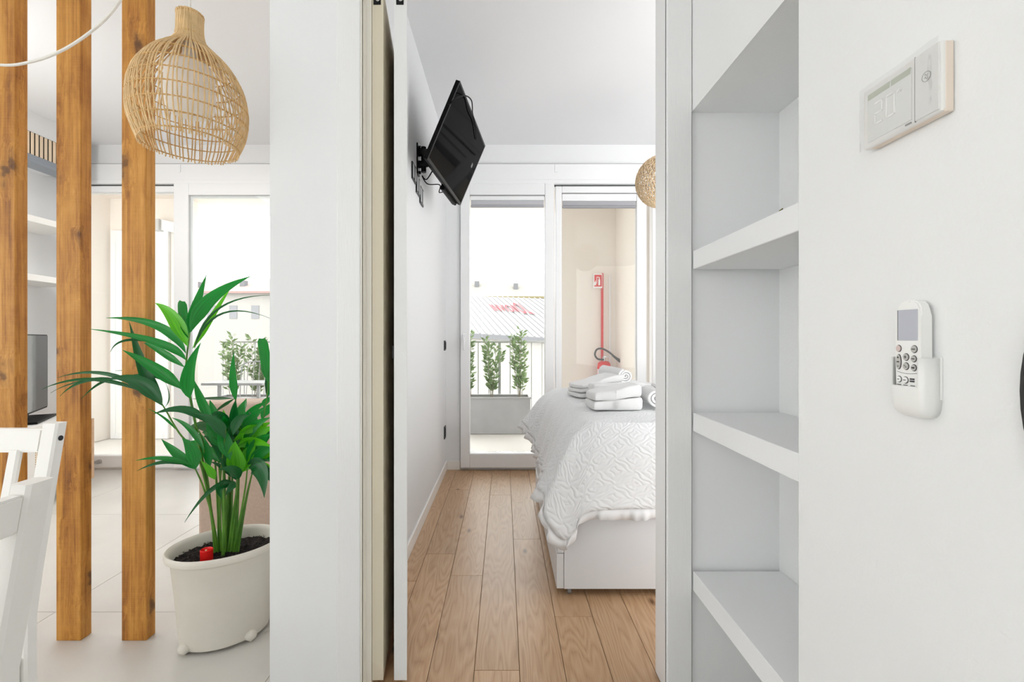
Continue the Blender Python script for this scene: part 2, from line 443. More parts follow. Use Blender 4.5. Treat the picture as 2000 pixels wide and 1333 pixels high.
# folded book door: two narrow leaves standing into the bedroom, hinged at their far ends
def leaf(xn0, xn1, xf0, xf1, m):
    y0, y1 = 1.440, 1.875
    return obj('door_leaf', MB().prism([(xn0, y0, 0.012), (xn1, y0, 0.012), (xf1, y1, 0.012), (xf0, y1, 0.012)], (0, 0, 2.165)), m, d1)
LACQ3 = mat('beige_raw_edge', (226, 216, 194), 0.55)
l1 = leaf(-0.4110, -0.3765, -0.468, -0.435, LACQ3)
l2 = leaf(-0.3430, -0.3030, -0.432, -0.392, LACQ)
for lf, xa, xb in ((l1, -0.4120, -0.3765), (l2, -0.3430, -0.3030)):
    xm = (xa + xb) / 2
    mb = MB().box(xm - 0.013, xm + 0.010, 1.4375, 1.442, 2.124, 2.172, 0.001)
    obj('pivot_plate', mb, BLKM, lf)
    obj('pivot_pin', MB().cyl((xm + 0.001, 1.436, 2.138), (xm + 0.001, 1.4376, 2.138), 0.006, 10), CHROME, lf)
for z in (0.20, 1.03, 1.86):
    obj('hinge', MB().box(-0.4345, -0.4325, 1.80, 1.873, z - 0.04, z + 0.04).cyl((-0.4335, 1.882, z - 0.045), (-0.4335, 1.882, z + 0.045), 0.005, 8), BLKM, l1)
obj('latch', MB().box(-0.3500, -0.3430, 1.4415, 1.462, 1.018, 1.058, 0.001), BLKM, l2)

# =================================================================== WINDOWS
def px_x(px, y=YF): return (px - VPX) * y / FPX
def px_z(py, y=YF): return EYE + (VPY - py) * y / FPX
def ring(mb, x0, x1, z0, z1, wl, wr, wb, wt, y0, y1, bev=0.004):
    mb.box(x0, x0 + wl, y0, y1, z0, z1, bev); mb.box(x1 - wr, x1, y0, y1, z0, z1, bev)
    mb.box(x0 + wl, x1 - wr, y0 + 0.0005, y1 - 0.0005, z0, z0 + wb, bev); mb.box(x0 + wl, x1 - wr, y0 + 0.0005, y1 - 0.0005, z1 - wt, z1, bev)
    return mb
w1 = struct('window_1', loc=(0.45, YF, 0))
obj('window_frame', ring(MB(), WX0, WX1, -0.02, WT, 0.03, 0.03, 0.06, 0.03, YF + 0.01, YF + 0.10), PVC, w1)
# door sash (left) and fixed light (right)
s1 = obj('sash', ring(MB(), -0.355, 0.412, 0.022, 2.352, 0.076, 0.076, 0.118, 0.094, YF - 0.035, YF + 0.045, 0.006), PVC, w1)
obj('glass_pane', MB().box(-0.284, 0.341, YF + 0.008, YF + 0.014, 0.145, 2.262), GLASS, w1)
obj('gasket', MB().box(-0.279, 0.336, YF - 0.02, YF + 0.004, 2.2535, 2.2585), mat('grey_gasket', (150, 150, 150), 0.7), w1)
s2 = obj('sash', ring(MB(), 0.425, 1.174, 0.022, 2.336, 0.052, 0.080, 0.118, 0.055, YF - 0.012, YF + 0.06, 0.006), PVC, w1)
obj('glass_pane', MB().box(0.473, 1.098, YF + 0.02, YF + 0.026, 0.145, 2.285), GLASS, w1)
obj('gasket', MB().box(0.477, 1.094, YF - 0.008, YF + 0.01, 2.2745, 2.281), MATS['grey_gasket'], w1)
obj('head_gap', MB().box(0.418, 1.20, YF + 0.0, YF + 0.011, 2.338, 2.346), mat('dark_gap', (70, 70, 72), 0.7), w1)
h = obj('window_handle', MB().box(-0.336, -0.310, YF - 0.048, YF - 0.035, 1.05, 1.12, 0.004), PVC, w1)
obj('lever', MB().box(-0.331, -0.315, YF - 0.075, YF - 0.060, 0.985, 1.095, 0.006).cyl((-0.323, YF - 0.048, 1.085), (-0.323, YF - 0.066, 1.085), 0.008, 10), PVC, h)
w2 = struct('window_2', loc=(-2.3, YF, 0))
obj('window_frame', ring(MB(), LX0, LX1, -0.02, WT, 0.03, 0.03, 0.06, 0.03, YF + 0.01, YF + 0.10), PVC, w2)
s3 = obj('sash', ring(MB(), -3.53, -2.632, 0.018, 2.338, 0.075, 0.075, 0.098, 0.052, YF - 0.012, YF + 0.06, 0.006), PVC, w2)
obj('glass_pane', MB().box(-3.458, -2.704, YF + 0.02, YF + 0.026, 0.12, 2.29), GLASS, w2)
s4 = obj('sash', ring(MB(), -2.700, -1.05, 0.022, 2.352, 0.122, 0.09, 0.118, 0.097, YF - 0.035, YF + 0.0, 0.006), PVC, w2)
obj('glass_pane', MB().box(-2.582, -1.135, YF - 0.02, YF - 0.014, 0.145, 2.259), GLASS, w2)
obj('glazing_bead', ring(MB(), -2.578, -1.14, 0.151, 2.255, 0.02, 0.02, 0.02, 0.02, YF - 0.012, YF + 0.004, 0.002), PVC, w2)
obj('head_gap', MB().box(-3.53, -2.69, YF + 0.0, YF + 0.011, 2.340, 2.347), MATS['dark_gap'], w2)
obj('window_latch', MB().box(-3.42, -3.30, YF - 0.03, YF - 0.012, 0.055, 0.075, 0.004).cyl((-3.32, YF - 0.032, 0.07), (-3.32, YF - 0.012, 0.07), 0.018, 12), CHROME, w2)

w3 = struct('added_window_rear', loc=(-1.3, -2.4, 0.9))  # added opening that lets sky light in from behind
obj('window_frame', ring(MB(), RW[0], RW[1], RW[2], RW[3], 0.06, 0.06, 0.06, 0.06, -2.42, -2.36).box(-1.33, -1.27, -2.42, -2.36, RW[2] + 0.06, RW[3] - 0.06), PVC, w3)
obj('glass_pane', MB().box(RW[0] + 0.06, -1.33, -2.393, -2.387, RW[2] + 0.06, RW[3] - 0.06).box(-1.27, RW[1] - 0.06, -2.393, -2.387, RW[2] + 0.06, RW[3] - 0.06), GLASS, w3)

w4 = struct('added_window_left', loc=(XL - 0.1, -0.65, 0.5))  # added opening that lets sky light in from the left
mb = MB()
for a in ((LWD[0], LWD[0] + 0.06), (LWD[1] - 0.06, LWD[1]), (-0.68, -0.62)): mb.box(XL - 0.12, XL - 0.06, a[0], a[1], LWD[2], LWD[3])
for a in ((LWD[2], LWD[2] + 0.06), (LWD[3] - 0.06, LWD[3])):
    mb.box(XL - 0.118, XL - 0.062, LWD[0] + 0.06, -0.68, a[0], a[1]); mb.box(XL - 0.118, XL - 0.062, -0.62, LWD[1] - 0.06, a[0], a[1])
obj('window_frame', mb, PVC, w4)
obj('glass_pane', MB().box(XL - 0.093, XL - 0.087, LWD[0] + 0.06, -0.68, LWD[2] + 0.06, LWD[3] - 0.06).box(XL - 0.093, XL - 0.087, -0.62, LWD[1] - 0.06, LWD[2] + 0.06, LWD[3] - 0.06), GLASS, w4)

# roller blinds on the bedroom window
BLG = mat('blind_grey_fabric', (172, 172, 176), 0.7, bump=0.05, bscale=300)
for lab, x0, x1, za, zb, zc, yy, c2 in (
        ('white roller blind pulled up on the narrower balcony door left of the mullion', -0.274, 0.332, 2.250, 2.216, 2.157, YF - 0.004, (186, 186, 190)),
        ('white roller blind with grey bar pulled up on the window pane above the extinguisher', 0.480, 1.091, 2.272, 2.215, 2.156, YF + 0.012, (164, 164, 168))):
    b1 = thing('roller_blind', lab, 'blind', ((x0 + x1) / 2, yy, zc), 'roller blinds in the bedroom window')
    obj('cassette', MB().box(x0, x1, yy - 0.022, yy - 0.002, zb, za, 0.003), PVC, b1)
    obj('rolled_fabric', MB().box(x0 + 0.004, x1 - 0.004, yy - 0.018, yy - 0.003, zc + 0.022, zb, 0.004), mat('blind_fabric_%d' % c2[0], c2, 0.7), b1)
    obj('bottom_bar', MB().box(x0 + 0.002, x1 - 0.002, yy - 0.022, yy - 0.002, zc, zc + 0.022, 0.005), mat('blind_bar_%d' % c2[0], tuple(v - 18 for v in c2), 0.5), b1)

# =================================================================== NICHE SHELVES
for lab, zt, zb in (('upper thick white niche shelf with a tiny dry leaf on its edge', 1.3445, 1.289),
                    ('middle thick white niche shelf, level with the remote holder', 0.8575, 0.8015),
                    ('lowest thick white niche shelf, seen from well above', 0.380, 0.322)):
    tag(obj('niche_shelf', MB().box(XR + 0.0005, XN - 0.001, NY0 + 0.0005, NY1 - 0.013, zb, zt, 0.0015, 1), PLASTER), lab, 'shelf', 'shelves built into the white niche')
lp = P(1518, 416, 0.9585); lp.x = XR + 0.006; lp.z = 1.3445
mbl = MB()
mbl.bm.faces.new([mbl.bm.verts.new(lp + Vector(v)) for v in ((0.0, -0.009, 0.0055), (0.004, -0.003, 0.004), (0.001, 0.008, 0.0005), (-0.002, 0.001, 0.0025))])
ol = obj('dry_leaf', mbl, mat('dry_leaf', (150, 140, 70), 0.7, vary=0.6, vscale=150))
ol.modifiers.new('thick', 'SOLIDIFY').thickness = 0.0006
tag(ol, 'tiny curled yellowish dry leaf on the edge of the upper niche shelf', 'leaf')

# =================================================================== THERMOSTAT
TX = XR - 0.018
th = thing('thermostat', 'white wall thermostat wrapped in clear plastic film on the right wall', 'thermostat', (XR, 0.644, 1.368))
WPL = mat('white_thermostat_plastic', (236, 235, 232), 0.35)
obj('housing', MB().box(TX + 0.0005, XR, 0.581, 0.707, 1.368, 1.459, 0.003), WPL, th)
obj('side_band', MB().box(TX + 0.005, XR - 0.001, 0.5805, 0.70, 1.3672, 1.457, 0.002), mat('thermostat_cream', (232, 218, 204), 0.5), th)
obj('button_panel', MB().box(TX - 0.0012, TX + 0.001, 0.5825, 0.6165, 1.371, 1.456, 0.0008), mat('thermostat_grey', (232, 232, 230), 0.4), th)
obj('seam', MB().box(TX - 0.0004, TX + 0.001, 0.6165, 0.6178, 1.370, 1.457), mat('seam_grey', (140, 140, 138), 0.6), th)
obj('display', MB().box(TX - 0.0006, TX + 0.001, 0.6225, 0.6975, 1.376, 1.446, 0.0004), mat('lcd_pale', (232, 233, 230), 0.25), th)
obj('status_strip', MB().box(TX - 0.0009, TX, 0.6235, 0.655, 1.439, 1.4475).box(TX - 0.0009, TX, 0.6575, 0.6965, 1.439, 1.4475), mat('lcd_green', (188, 194, 178), 0.3), th)
obj('sensor_slot', MB().box(TX - 0.0008, TX, 0.6225, 0.632, 1.3715, 1.3735), mat('seam_grey', (140, 140, 138), 0.6), th)
# lit figures of the display (seven segment 20 and a degree ring)
SEG = mat('lcd_white_digit', (246, 246, 244), 0.5)
def seg_digit(mb, y0, z0, wd, ht, segs, t=0.0028):
    # +screen-right is -y on this wall
    xs0, xs1 = TX - 0.0014, TX - 0.0004
    def hbar(z): mb.box(xs0, xs1, y0 - wd, y0, z - t / 2, z + t / 2)
    def vbar(y, za, zb_): mb.box(xs0, xs1, y - t / 2, y + t / 2, za, zb_)
    if 'a' in segs: hbar(z0 + ht)
    if 'g' in segs: hbar(z0 + ht / 2)
    if 'd' in segs: hbar(z0)
    if 'f' in segs: vbar(y0, z0 + ht / 2, z0 + ht)
    if 'b' in segs: vbar(y0 - wd, z0 + ht / 2, z0 + ht)
    if 'e' in segs: vbar(y0, z0, z0 + ht / 2)
    if 'c' in segs: vbar(y0 - wd, z0, z0 + ht / 2)
mb = MB(); seg_digit(mb, 0.683, 1.398, 0.013, 0.030, 'abged'); seg_digit(mb, 0.662, 1.398, 0.013, 0.030, 'abcdef')
seg_digit(mb, 0.643, 1.421, 0.005, 0.006, 'abfg', 0.0018)
obj('display_digits', mb, SEG, th)
mb = MB()
for cz, r in ((1.4215, 0.0062),):
    mb.tube([(TX - 0.0014, 0.5995 + r * math.cos(a), cz + r * math.sin(a)) for a in [2 * PI * i / 20 for i in range(20)]], 0.0005, 5, closed=True)
mb.tube([(TX - 0.0014, 0.602 - 0.005 * t, 1.4235 + 0.0018 * math.sin(t * 7)) for t in [i / 8 for i in range(9)]], 0.0004, 5)
mb.tube([(TX - 0.0014, 0.602 - 0.005 * t, 1.4195 + 0.0018 * math.sin(t * 7)) for t in [i / 8 for i in range(9)]], 0.0004, 5)
obj('button_emblem', mb, mat('emblem_grey', (176, 176, 174), 0.5), th)
# crumpled protective film
def film():
    bm = bmesh.new(); rnd = random.Random(3)
    ny, nz = 26, 18; g = []
    for i in range(ny + 1):
        row = []
        for j in range(nz + 1):
            y = 0.5795 + (0.7085 - 0.5795) * i / ny; z = 1.3660 + (1.4605 - 1.3660) * j / nz
            e = min(i, ny - i) / 2.0; e2 = min(j, nz - j) / 2.0
            x = TX - 0.0022 - 0.0012 * rnd.random() - (0.0016 if (e < 1.2 or e2 < 1.2) else 0)
            row.append(bm.verts.new((x, y, z + (0.0025 * (1 - abs(i - 3) / 6) if j == nz and i < 8 else 0))))
        g.append(row)
    for i in range(ny):
        for j in range(nz): bm.faces.new((g[i][j], g[i + 1][j], g[i + 1][j + 1], g[i][j + 1]))
    return bm
fm = bpy.data.materials.new('clear_film'); fm.use_nodes = True
nt = fm.node_tree; nt.nodes.clear()
o_ = nt.nodes.new('ShaderNodeOutputMaterial'); mx_ = nt.nodes.new('ShaderNodeMixShader'); t_ = nt.nodes.new('ShaderNodeBsdfTransparent'); g_ = nt.nodes.new('ShaderNodeBsdfGlossy')
t_.inputs[0].default_value = (0.97, 0.97, 0.97, 1); g_.inputs['Roughness'].default_value = 0.12; mx_.inputs[0].default_value = 0.16
nt.links.new(t_.outputs[0], mx_.inputs[1]); nt.links.new(g_.outputs[0], mx_.inputs[2]); nt.links.new(mx_.outputs[0], o_.inputs[0])
obj('plastic_film', film(), fm, th, smooth=True)

# =================================================================== REMOTE AND ITS HOLDER
RY0, RY1 = 0.5995, 0.650
HX = XR - 0.026
hold = thing('remote_holder', 'white plastic wall holder with rounded bottom gripping the remote control', 'holder', (XR, 0.625, 0.974))
HPL = mat('white_holder_plastic', (234, 234, 232), 0.3)
def holder_shell():
    # rounded cup profile in plan: D-shape from wall, height profile narrows at the bottom
    bm = bmesh.new(); n = 28; rings = []
    yc = (RY0 + RY1) / 2; hy = (RY1 - RY0) / 2 + 0.002; dx = XR - HX
    def plan(k, s_):
        # superellipse in (depth, y)
        a = PI * k / n
        c_, s2 = math.cos(a), math.sin(a)
        e = 0.34
        return XR - dx * s_ * (abs(s2) ** e), yc - hy * s_ * (abs(c_) ** e) * (1 if c_ >= 0 else -1)
    return plan, n
plan, n_ = holder_shell()
def cup(zlist, inner=False):
    bm = bmesh.new(); rings = []
    for z, s_ in zlist:
        rings.append([bm.verts.new((*plan(k, s_), z)) for k in range(n_ + 1)])
    for A, B in zip(rings, rings[1:]):
        for k in range(n_): bm.faces.new((A[k], A[k + 1], B[k + 1], B[k]))
    return bm, rings
zl = [(0.974, 0.55), (0.9765, 0.74), (0.981, 0.88), (0.988, 0.96), (0.997, 1.0), (1.012, 1.0)]
bm, rings = cup(zl); bm.faces.new(rings[0][::-1])
# upper part: two cheeks left and right with a front opening
zt = 1.0545
top = [[bm.verts.new((*plan(k, 1.0), z)) for k in range(n_ + 1)] for z in (1.016, zt)]
for k in range(n_):
    x_, y_ = plan(k + 0.5, 1.0)
    # keep near cheek (small y) and a lip at far cheek
    if y_ < 0.6062 or y_ > 0.6478:
        bm.faces.new((rings[-1][k], rings[-1][k + 1], top[0][k + 1], top[0][k]))
        bm.faces.new((top[0][k], top[0][k + 1], top[1][k + 1], top[1][k]))
    elif True:
        bm.faces.new((rings[-1][k], rings[-1][k + 1], top[0][k + 1], top[0][k]))
oh = obj('cup', bm, HPL, hold, smooth=True)
so = oh.modifiers.new('wall', 'SOLIDIFY'); so.thickness = 0.0022; so.offset = -1
obj('back_plate', MB().box(XR - 0.003, XR, RY0 - 0.003, RY1, 1.0, 1.056, 0.001), HPL, hold)
rem = thing('remote_control', 'white remote control with grey display standing in the wall holder', 'remote', (XR - 0.014, 0.626, 0.984))
RX0, RX1 = XR - 0.0195, XR - 0.005
RB = mat('white_remote_plastic', (238, 238, 236), 0.3)
mb = MB()
poly = []
for z, hw in ((0.985, 0.0195), (1.05, 0.020), (1.110, 0.0195), (1.121, 0.0185), (1.128, 0.0155), (1.1315, 0.010), (1.1325, 0.0)):
    poly.append((z, hw))
yc = 0.6265
outl = [(RX0, yc - hw, z) for z, hw in poly] + [(RX0, yc + hw, z) for z, hw in poly[-2::-1]]
mb.prism(outl, (RX1 - RX0, 0, 0))
bmesh.ops.bevel(mb.bm, geom=list(mb.bm.edges), offset=0.0022, segments=2, affect='EDGES')
obj('body', mb, RB, rem)
def plate(name, y0, y1, z0, z1, m, t=0.0007, bev=0.0003, par=None):
    # y0 > y1 : screen-left is larger y
    return obj(name, MB().box(RX0 - t, RX0 + 0.0002, min(y0, y1), max(y0, y1), z0, z1, bev, 1), m, par or rem)
plate('display', 0.6415, 0.6115, 1.0775, 1.1195, mat('remote_lcd', (184, 186, 196), 0.2))
plate('display_edge', 0.6430, 0.6415, 1.0775, 1.1195, mat('remote_lcd_edge', (120, 120, 126), 0.4))  # darker strip along the left edge of the display
GRB = mat('remote_grey_button', (186, 184, 180), 0.5); MRK = mat('remote_mark', (60, 60, 62), 0.6)
def button(y, z, ry, rz, m, mark=None):
    b1 = MB(); pts = [(RX0 - 0.0016, y + ry * math.cos(a), z + rz * math.sin(a)) for a in [2 * PI * i / 20 for i in range(20)]]
    b1.prism(pts, (0.002, 0, 0)); bo = obj('button', b1, m, rem)
    rim = MB().tube([(RX0 - 0.0003, y + (ry + 0.0004) * math.cos(a), z + (rz + 0.0004) * math.sin(a)) for a in [2 * PI * i / 20 for i in range(20)]], 0.0004, 5, closed=True)
    obj('button_rim', rim, MRK, bo)
    if mark:
        mk = MB()
        for (dy, dz, wy, wz) in mark: mk.box(RX0 - 0.0021, RX0 - 0.0015, y + dy - wy / 2, y + dy + wy / 2, z + dz - wz / 2, z + dz + wz / 2)
        obj('button_mark', mk, MRK, bo)
button(0.6405, 1.0665, 0.0035, 0.0042, mat('remote_pink_button', (208, 190, 186), 0.5))
button(0.6165, 1.0660, 0.0042, 0.0046, GRB, [(0.0, 0, 0.0052, 0.0013)])
button(0.6405, 1.0480, 0.0035, 0.0100, GRB, [(0, 0.006, 0.0028, 0.0008), (0, 0.006, 0.0008, 0.0028), (0, -0.006, 0.0028, 0.0008), (0, 0, 0.0034, 0.0016)])
button(0.6290, 1.0550, 0.0040, 0.0045, GRB, [(0, 0, 0.0040, 0.0007), (0, 0, 0.0007, 0.0040)])
button(0.6290, 1.0425, 0.0040, 0.0045, GRB, [(0.0008, 0.001, 0.0022, 0.0008), (-0.001, -0.001, 0.0022, 0.0008)])
button(0.6170, 1.0530, 0.0036, 0.0040, GRB, [(0, 0, 0.004, 0.0012)])
button(0.6170, 1.0410, 0.0036, 0.0040, GRB, [(0, 0, 0.004, 0.0022)])
button(0.6400, 1.0240, 0.0036, 0.0038, RB, [(0, 0, 0.0024, 0.001)])
button(0.6300, 1.0235, 0.0040, 0.0042, RB, [(0, 0, 0.0036, 0.001)])
mk = MB()
for z in (1.0255, 1.0225): mk.box(RX0 - 0.0008, RX0, 0.6165, 0.6230, z - 0.001, z + 0.001)
for y in (0.640, 0.630, 0.619): mk.box(RX0 - 0.0008, RX0, y - 0.003, y + 0.003, 1.0162, 1.0170)
obj('printed_marks', mk, MRK, rem)
obj('panel_line', MB().tube([(RX0 - 0.0002, 0.6435 - 0.034 * t, 1.0345 - 0.0022 * math.sin(PI * t)) for t in [i / 10 for i in range(11)]], 0.0003, 4), MATS['remote_lcd_edge'], rem)

# round black framed mirror cut by the right edge
mir = thing('round_mirror', 'black round frame on the right wall, almost wholly cut off by the picture edge', 'mirror', (XR, 0.286, 1.02))
mb = MB(); MRR = 0.219; mcy, mcz = 0.495 - MRR, 1.0235
mb.tube([(XR - 0.006, mcy + MRR * math.cos(a), mcz + MRR * math.sin(a)) for a in [2 * PI * i / 72 for i in range(72)]], 0.006, 8, closed=True)
obj('frame', mb, mat('matt_black_frame', (24, 23, 24), 0.6), mir)
obj('mirror_glass', MB().prism([(XR - 0.005, mcy + 0.214 * math.cos(a), mcz + 0.214 * math.sin(a)) for a in [2 * PI * i / 64 for i in range(64)]], (0.004, 0, 0)), mat('mirror_silver', (230, 230, 230), 0.02, 1.0), mir)

# =================================================================== WOODEN POSTS
for lab, pxl in (('leftmost stained pine post, cut by the left picture edge behind the chair', -19.0),
                 ('middle stained pine post behind the white chair back', 109.0),
                 ('stained pine post behind the rattan lamp, rightmost of the three', 237.0)):
    y0 = 1.645; x0 = (pxl - VPX) * y0 / FPX; x1 = x0 + 0.0885
    tag(obj('wooden_post', MB().box(x0, x1, y0, y0 + 0.045, 0.0, HC - 0.002, 0.0022, 1), PINE), lab, 'post', 'row of stained pine posts')

# =================================================================== RATTAN PENDANT
LCX, LCY = (371 - VPX) * 1.38 / FPX, 1.38
lamp = thing('rattan_pendant_lamp', 'large bell-shaped rattan cage pendant lamp with white inner shade', 'lamp', (LCX, LCY, 1.655))
prof = [(0.0345, 2.052), (0.0335, 2.020), (0.036, 1.985), (0.046, 1.962), (0.068, 1.940), (0.094, 1.916), (0.118, 1.886), (0.137, 1.850),
        (0.148, 1.812), (0.1525, 1.775), (0.1515, 1.740), (0.146, 1.708), (0.137, 1.680), (0.127, 1.657)]
def prof_r(z):
    for (r0, z0), (r1, z1) in zip(prof, prof[1:]):
        if z1 <= z <= z0: return r0 + (r1 - r0) * (z0 - z) / (z0 - z1)
    return prof[-1][0]
nr = 82
for k in range(nr):
    a = 2 * PI * k / nr + random.uniform(-0.012, 0.012); tw = random.uniform(-0.03, 0.03)
    pts = []
    for i, (r, z) in enumerate(prof):
        aa = a + tw * math.sin(i * 0.5 + k)
        rr = r + random.uniform(-0.0012, 0.0012)
        pts.append((LCX + rr * math.cos(aa), LCY + rr * math.sin(aa), z))
    pts.append((LCX + 0.1265 * math.cos(a), LCY + 0.1265 * math.sin(a), 1.650 + random.uniform(-0.003, 0.002)))
    obj('rib', MB().tube(spline(pts, 2), 0.0021, 5), RATTAN, lamp)
for z in (2.046, 1.985, 1.940, 1.895, 1.856, 1.815, 1.775, 1.735, 1.697, 1.660):
    R = prof_r(z)
    mb = MB()
    for s_ in (1, -1):
        mb.tube([(LCX + (R + s_ * 0.002 * math.sin(nr / 2 * t + (0.4 * z))) * math.cos(t), LCY + (R + s_ * 0.002 * math.sin(nr / 2 * t)) * math.sin(t), z + s_ * 0.0014 * math.cos(nr / 2 * t)) for t in [2 * PI * i / 140 for i in range(140)]], 0.0014, 4, closed=True)
    obj('woven_ring', mb, mat('rattan_binding', (206, 164, 104), 0.6), lamp)
inn = mat('opal_inner_shade', (240, 236, 230), 0.6)
obj('inner_shade', MB().lathe([(0.02, 1.904), (0.045, 1.902), (0.058, 1.894), (0.064, 1.880), (0.067, 1.800), (0.064, 1.772), (0.052, 1.755), (0.03, 1.748)], (LCX, LCY, 0), 32), inn, lamp)
obj('lamp_socket', MB().lathe([(0.018, 1.90), (0.020, 1.95), (0.012, 1.975), (0.005, 2.0)], (LCX, LCY, 0), 16), CORDW, lamp)
obj('cord', MB().tube([(LCX, LCY, 1.99), (LCX + 0.001, LCY, 2.3), (LCX, LCY, HC - 0.002)], 0.0034, 8), CORDW, lamp, label='white lamp cord running up to the ceiling')
cab = MB().tube(spline([P(-210, 60, 1.5), P(-100, 108, 1.48), P(0, 127, 1.46), P(60, 121, 1.45), P(112, 103, 1.44), P(160, 75, 1.43), P(205, 38, 1.42), P(235, 0, 1.41), P(275, -75, 1.395), P(318, -175, 1.385), Vector((LCX - 0.03, LCY, HC - 0.002))], 6), 0.0042, 8)
tag(obj('sagging_cable', cab, CORDW), 'white cable sagging in front of the two left wooden posts', 'cable')

# =================================================================== DINING CHAIRS
def slab(mb, pts, wx, off=0.0):
    pass
def make_chair(label, group):
    t = thing('dining_chair', label, 'chair', (0, 0, 0), group)
    W, T = 0.43, 0.026   # width, post thickness
    prof_ = [(0.0, 0.022), (0.30, 0.006), (0.46, 0.0), (0.52, 0.002), (0.60, 0.0135), (0.72, 0.034), (0.90, 0.066)]
    def yb(z):
        for (z0, a), (z1, b_) in zip(prof_, prof_[1:]):
            if z0 <= z <= z1: return a + (b_ - a) * (z - z0) / (z1 - z0)
        return prof_[-1][1]
    def sweep(mb, x0, x1, zs, th):
        prev = None; c = 0.004
        for z in zs:
            y = yb(z); q = [mb.bm.verts.new(v) for v in ((x0 + c, y, z), (x1 - c, y, z), (x1, y + c, z), (x1, y + th - c, z), (x1 - c, y + th, z), (x0 + c, y + th, z), (x0, y + th - c, z), (x0, y + c, z))]
            if prev:
                for i in range(8): mb.bm.faces.new((prev[i], prev[(i + 1) % 8], q[(i + 1) % 8], q[i]))
            else: mb.bm.faces.new(q[::-1])
            prev = q
        mb.bm.faces.new(prev); mb.smooth = True
        return mb
    zs = [0.0, 0.1, 0.2, 0.3, 0.42, 0.52, 0.60, 0.66, 0.72, 0.76, 0.80, 0.85, 0.90]
    for s_ in (-1, 1):
        x0, x1 = sorted((s_ * W / 2, s_ * (W / 2 - 0.034)))
        p_ = obj('back_post', sweep(MB(), x0, x1, zs, T), PAINTW, t)
        mbs = MB().cyl((s_ * W / 2, yb(0.868) + T / 2, 0.868), (s_ * (W / 2 + 0.0012), yb(0.868) + T / 2, 0.868), 0.0055, 14)
        sc_ = obj('screw', mbs, mat('dark_screw', (52, 52, 56), 0.4, 0.6), p_)
    inn_ = W / 2 - 0.033
    def rail(z0, z1, th=0.020):
        mb = MB()
        mb.prism([(-inn_, yb(z0) + 0.003, z0), (-inn_, yb(z1) + 0.003, z1), (-inn_, yb(z1) + 0.003 + th, z1), (-inn_, yb(z0) + 0.003 + th, z0)], (2 * inn_, 0, 0))
        bmesh.ops.bevel(mb.bm, geom=list(mb.bm.edges), offset=0.003, segments=2, affect='EDGES')
        return mb
    obj('top_rail', rail(0.840, 0.888), PAINTW, t); obj('lower_rail', rail(0.612, 0.668), PAINTW, t)
    for k in range(5):
        xc = -inn_ + (k + 0.78) * (2 * inn_ / 5.55)
        obj('slat', sweep(MB(), xc - 0.012, xc + 0.012, [0.660, 0.72, 0.76, 0.80, 0.846], 0.014), PAINTW, t)
    obj('seat', MB().box(-W / 2 + 0.005, W / 2 - 0.005, -0.305, 0.0, 0.43, 0.452, 0.008), PAINTW, t)
    obj('seat_frame', MB().box(-W / 2 + 0.02, W / 2 - 0.02, -0.29, -0.27, 0.365, 0.43).box(-W / 2 + 0.01, -W / 2 + 0.03, -0.29, 0.0, 0.365, 0.43).box(W / 2 - 0.03, W / 2 - 0.01, -0.29, 0.0, 0.365, 0.43), PAINTW, t)
    for s_ in (-1, 1):
        x0, x1 = sorted((s_ * (W / 2 - 0.005), s_ * (W / 2 - 0.04)))
        obj('front_leg', MB().box(x0, x1, -0.30, -0.265, 0, 0.43, 0.004), PAINTW, t)
        obj('stretcher', MB().box(s_ * (W / 2 - 0.022) - 0.008, s_ * (W / 2 - 0.022) + 0.008, -0.27, 0.02, 0.16, 0.19, 0.002), PAINTW, t)
    return t
ca = make_chair('white slat-back dining chair behind, turned towards the camera, with a screw on its post', 'white wooden dining chairs')
def copy_tree(o, parent=None):
    c = o.copy(); C.collection.objects.link(c)
    if parent: c.parent = parent
    for ch in list(o.children): copy_tree(ch, c)
    return c
cb = copy_tree(ca)
cb['label'] = 'white slat-back dining chair in front, side-on and cropped by the lower left corner'
ca.location = (-0.946 - 0.215, 0.976 - 0.066, 0)
cb.rotation_euler = (0, 0, -PI / 2); cb.location = (-0.583 - 0.066 - 0.026, 0.60 - 0.215, 0)

# =================================================================== POTTED PALM
PCX, PCY = -1.019, 1.690; PA = 0.560; PSX, PSY = 0.187, 0.151
palm = thing('potted_palm', 'tall green palm in an oval cream plastic pot beside the white wall end', 'plant', (PCX, PCY, 0))
POTM = mat('cream_pot_plastic', (226, 222, 212), 0.5, bump=0.03, bscale=80, vscale=5, rgb2=(218, 213, 202))
pr = [(0.70, 0.016), (0.755, 0.012), (0.765, 0.02), (0.80, 0.10), (0.845, 0.20), (0.90, 0.300), (0.935, 0.308), (0.985, 0.312), (1.0, 0.320), (0.998, 0.332), (0.975, 0.337), (0.935, 0.333), (0.905, 0.322), (0.88, 0.285), (0.86, 0.25)]
pot = obj('pot', MB().lathe(pr, (PCX, PCY, 0), 64, PSX, PSY, PA, True, False), POTM, palm)
for a in (0.25, 2.1, 3.7, 5.25):
    x = PSX * 0.77 * math.cos(a); y = PSY * 0.77 * math.sin(a)
    fx, fy = PCX + x * math.cos(PA) - y * math.sin(PA), PCY + x * math.sin(PA) + y * math.cos(PA)
    mb = MB().lathe([(0.004, 0.003), (0.007, 0.004), (0.019, 0.014), (0.021, 0.024), (0.016, 0.034), (0.004, 0.040)], (fx, fy, 0), 16)
    mb.cyl((fx, fy, 0.0), (fx, fy, 0.008), 0.005, 8)
    obj('pot_foot', mb, POTM, pot)
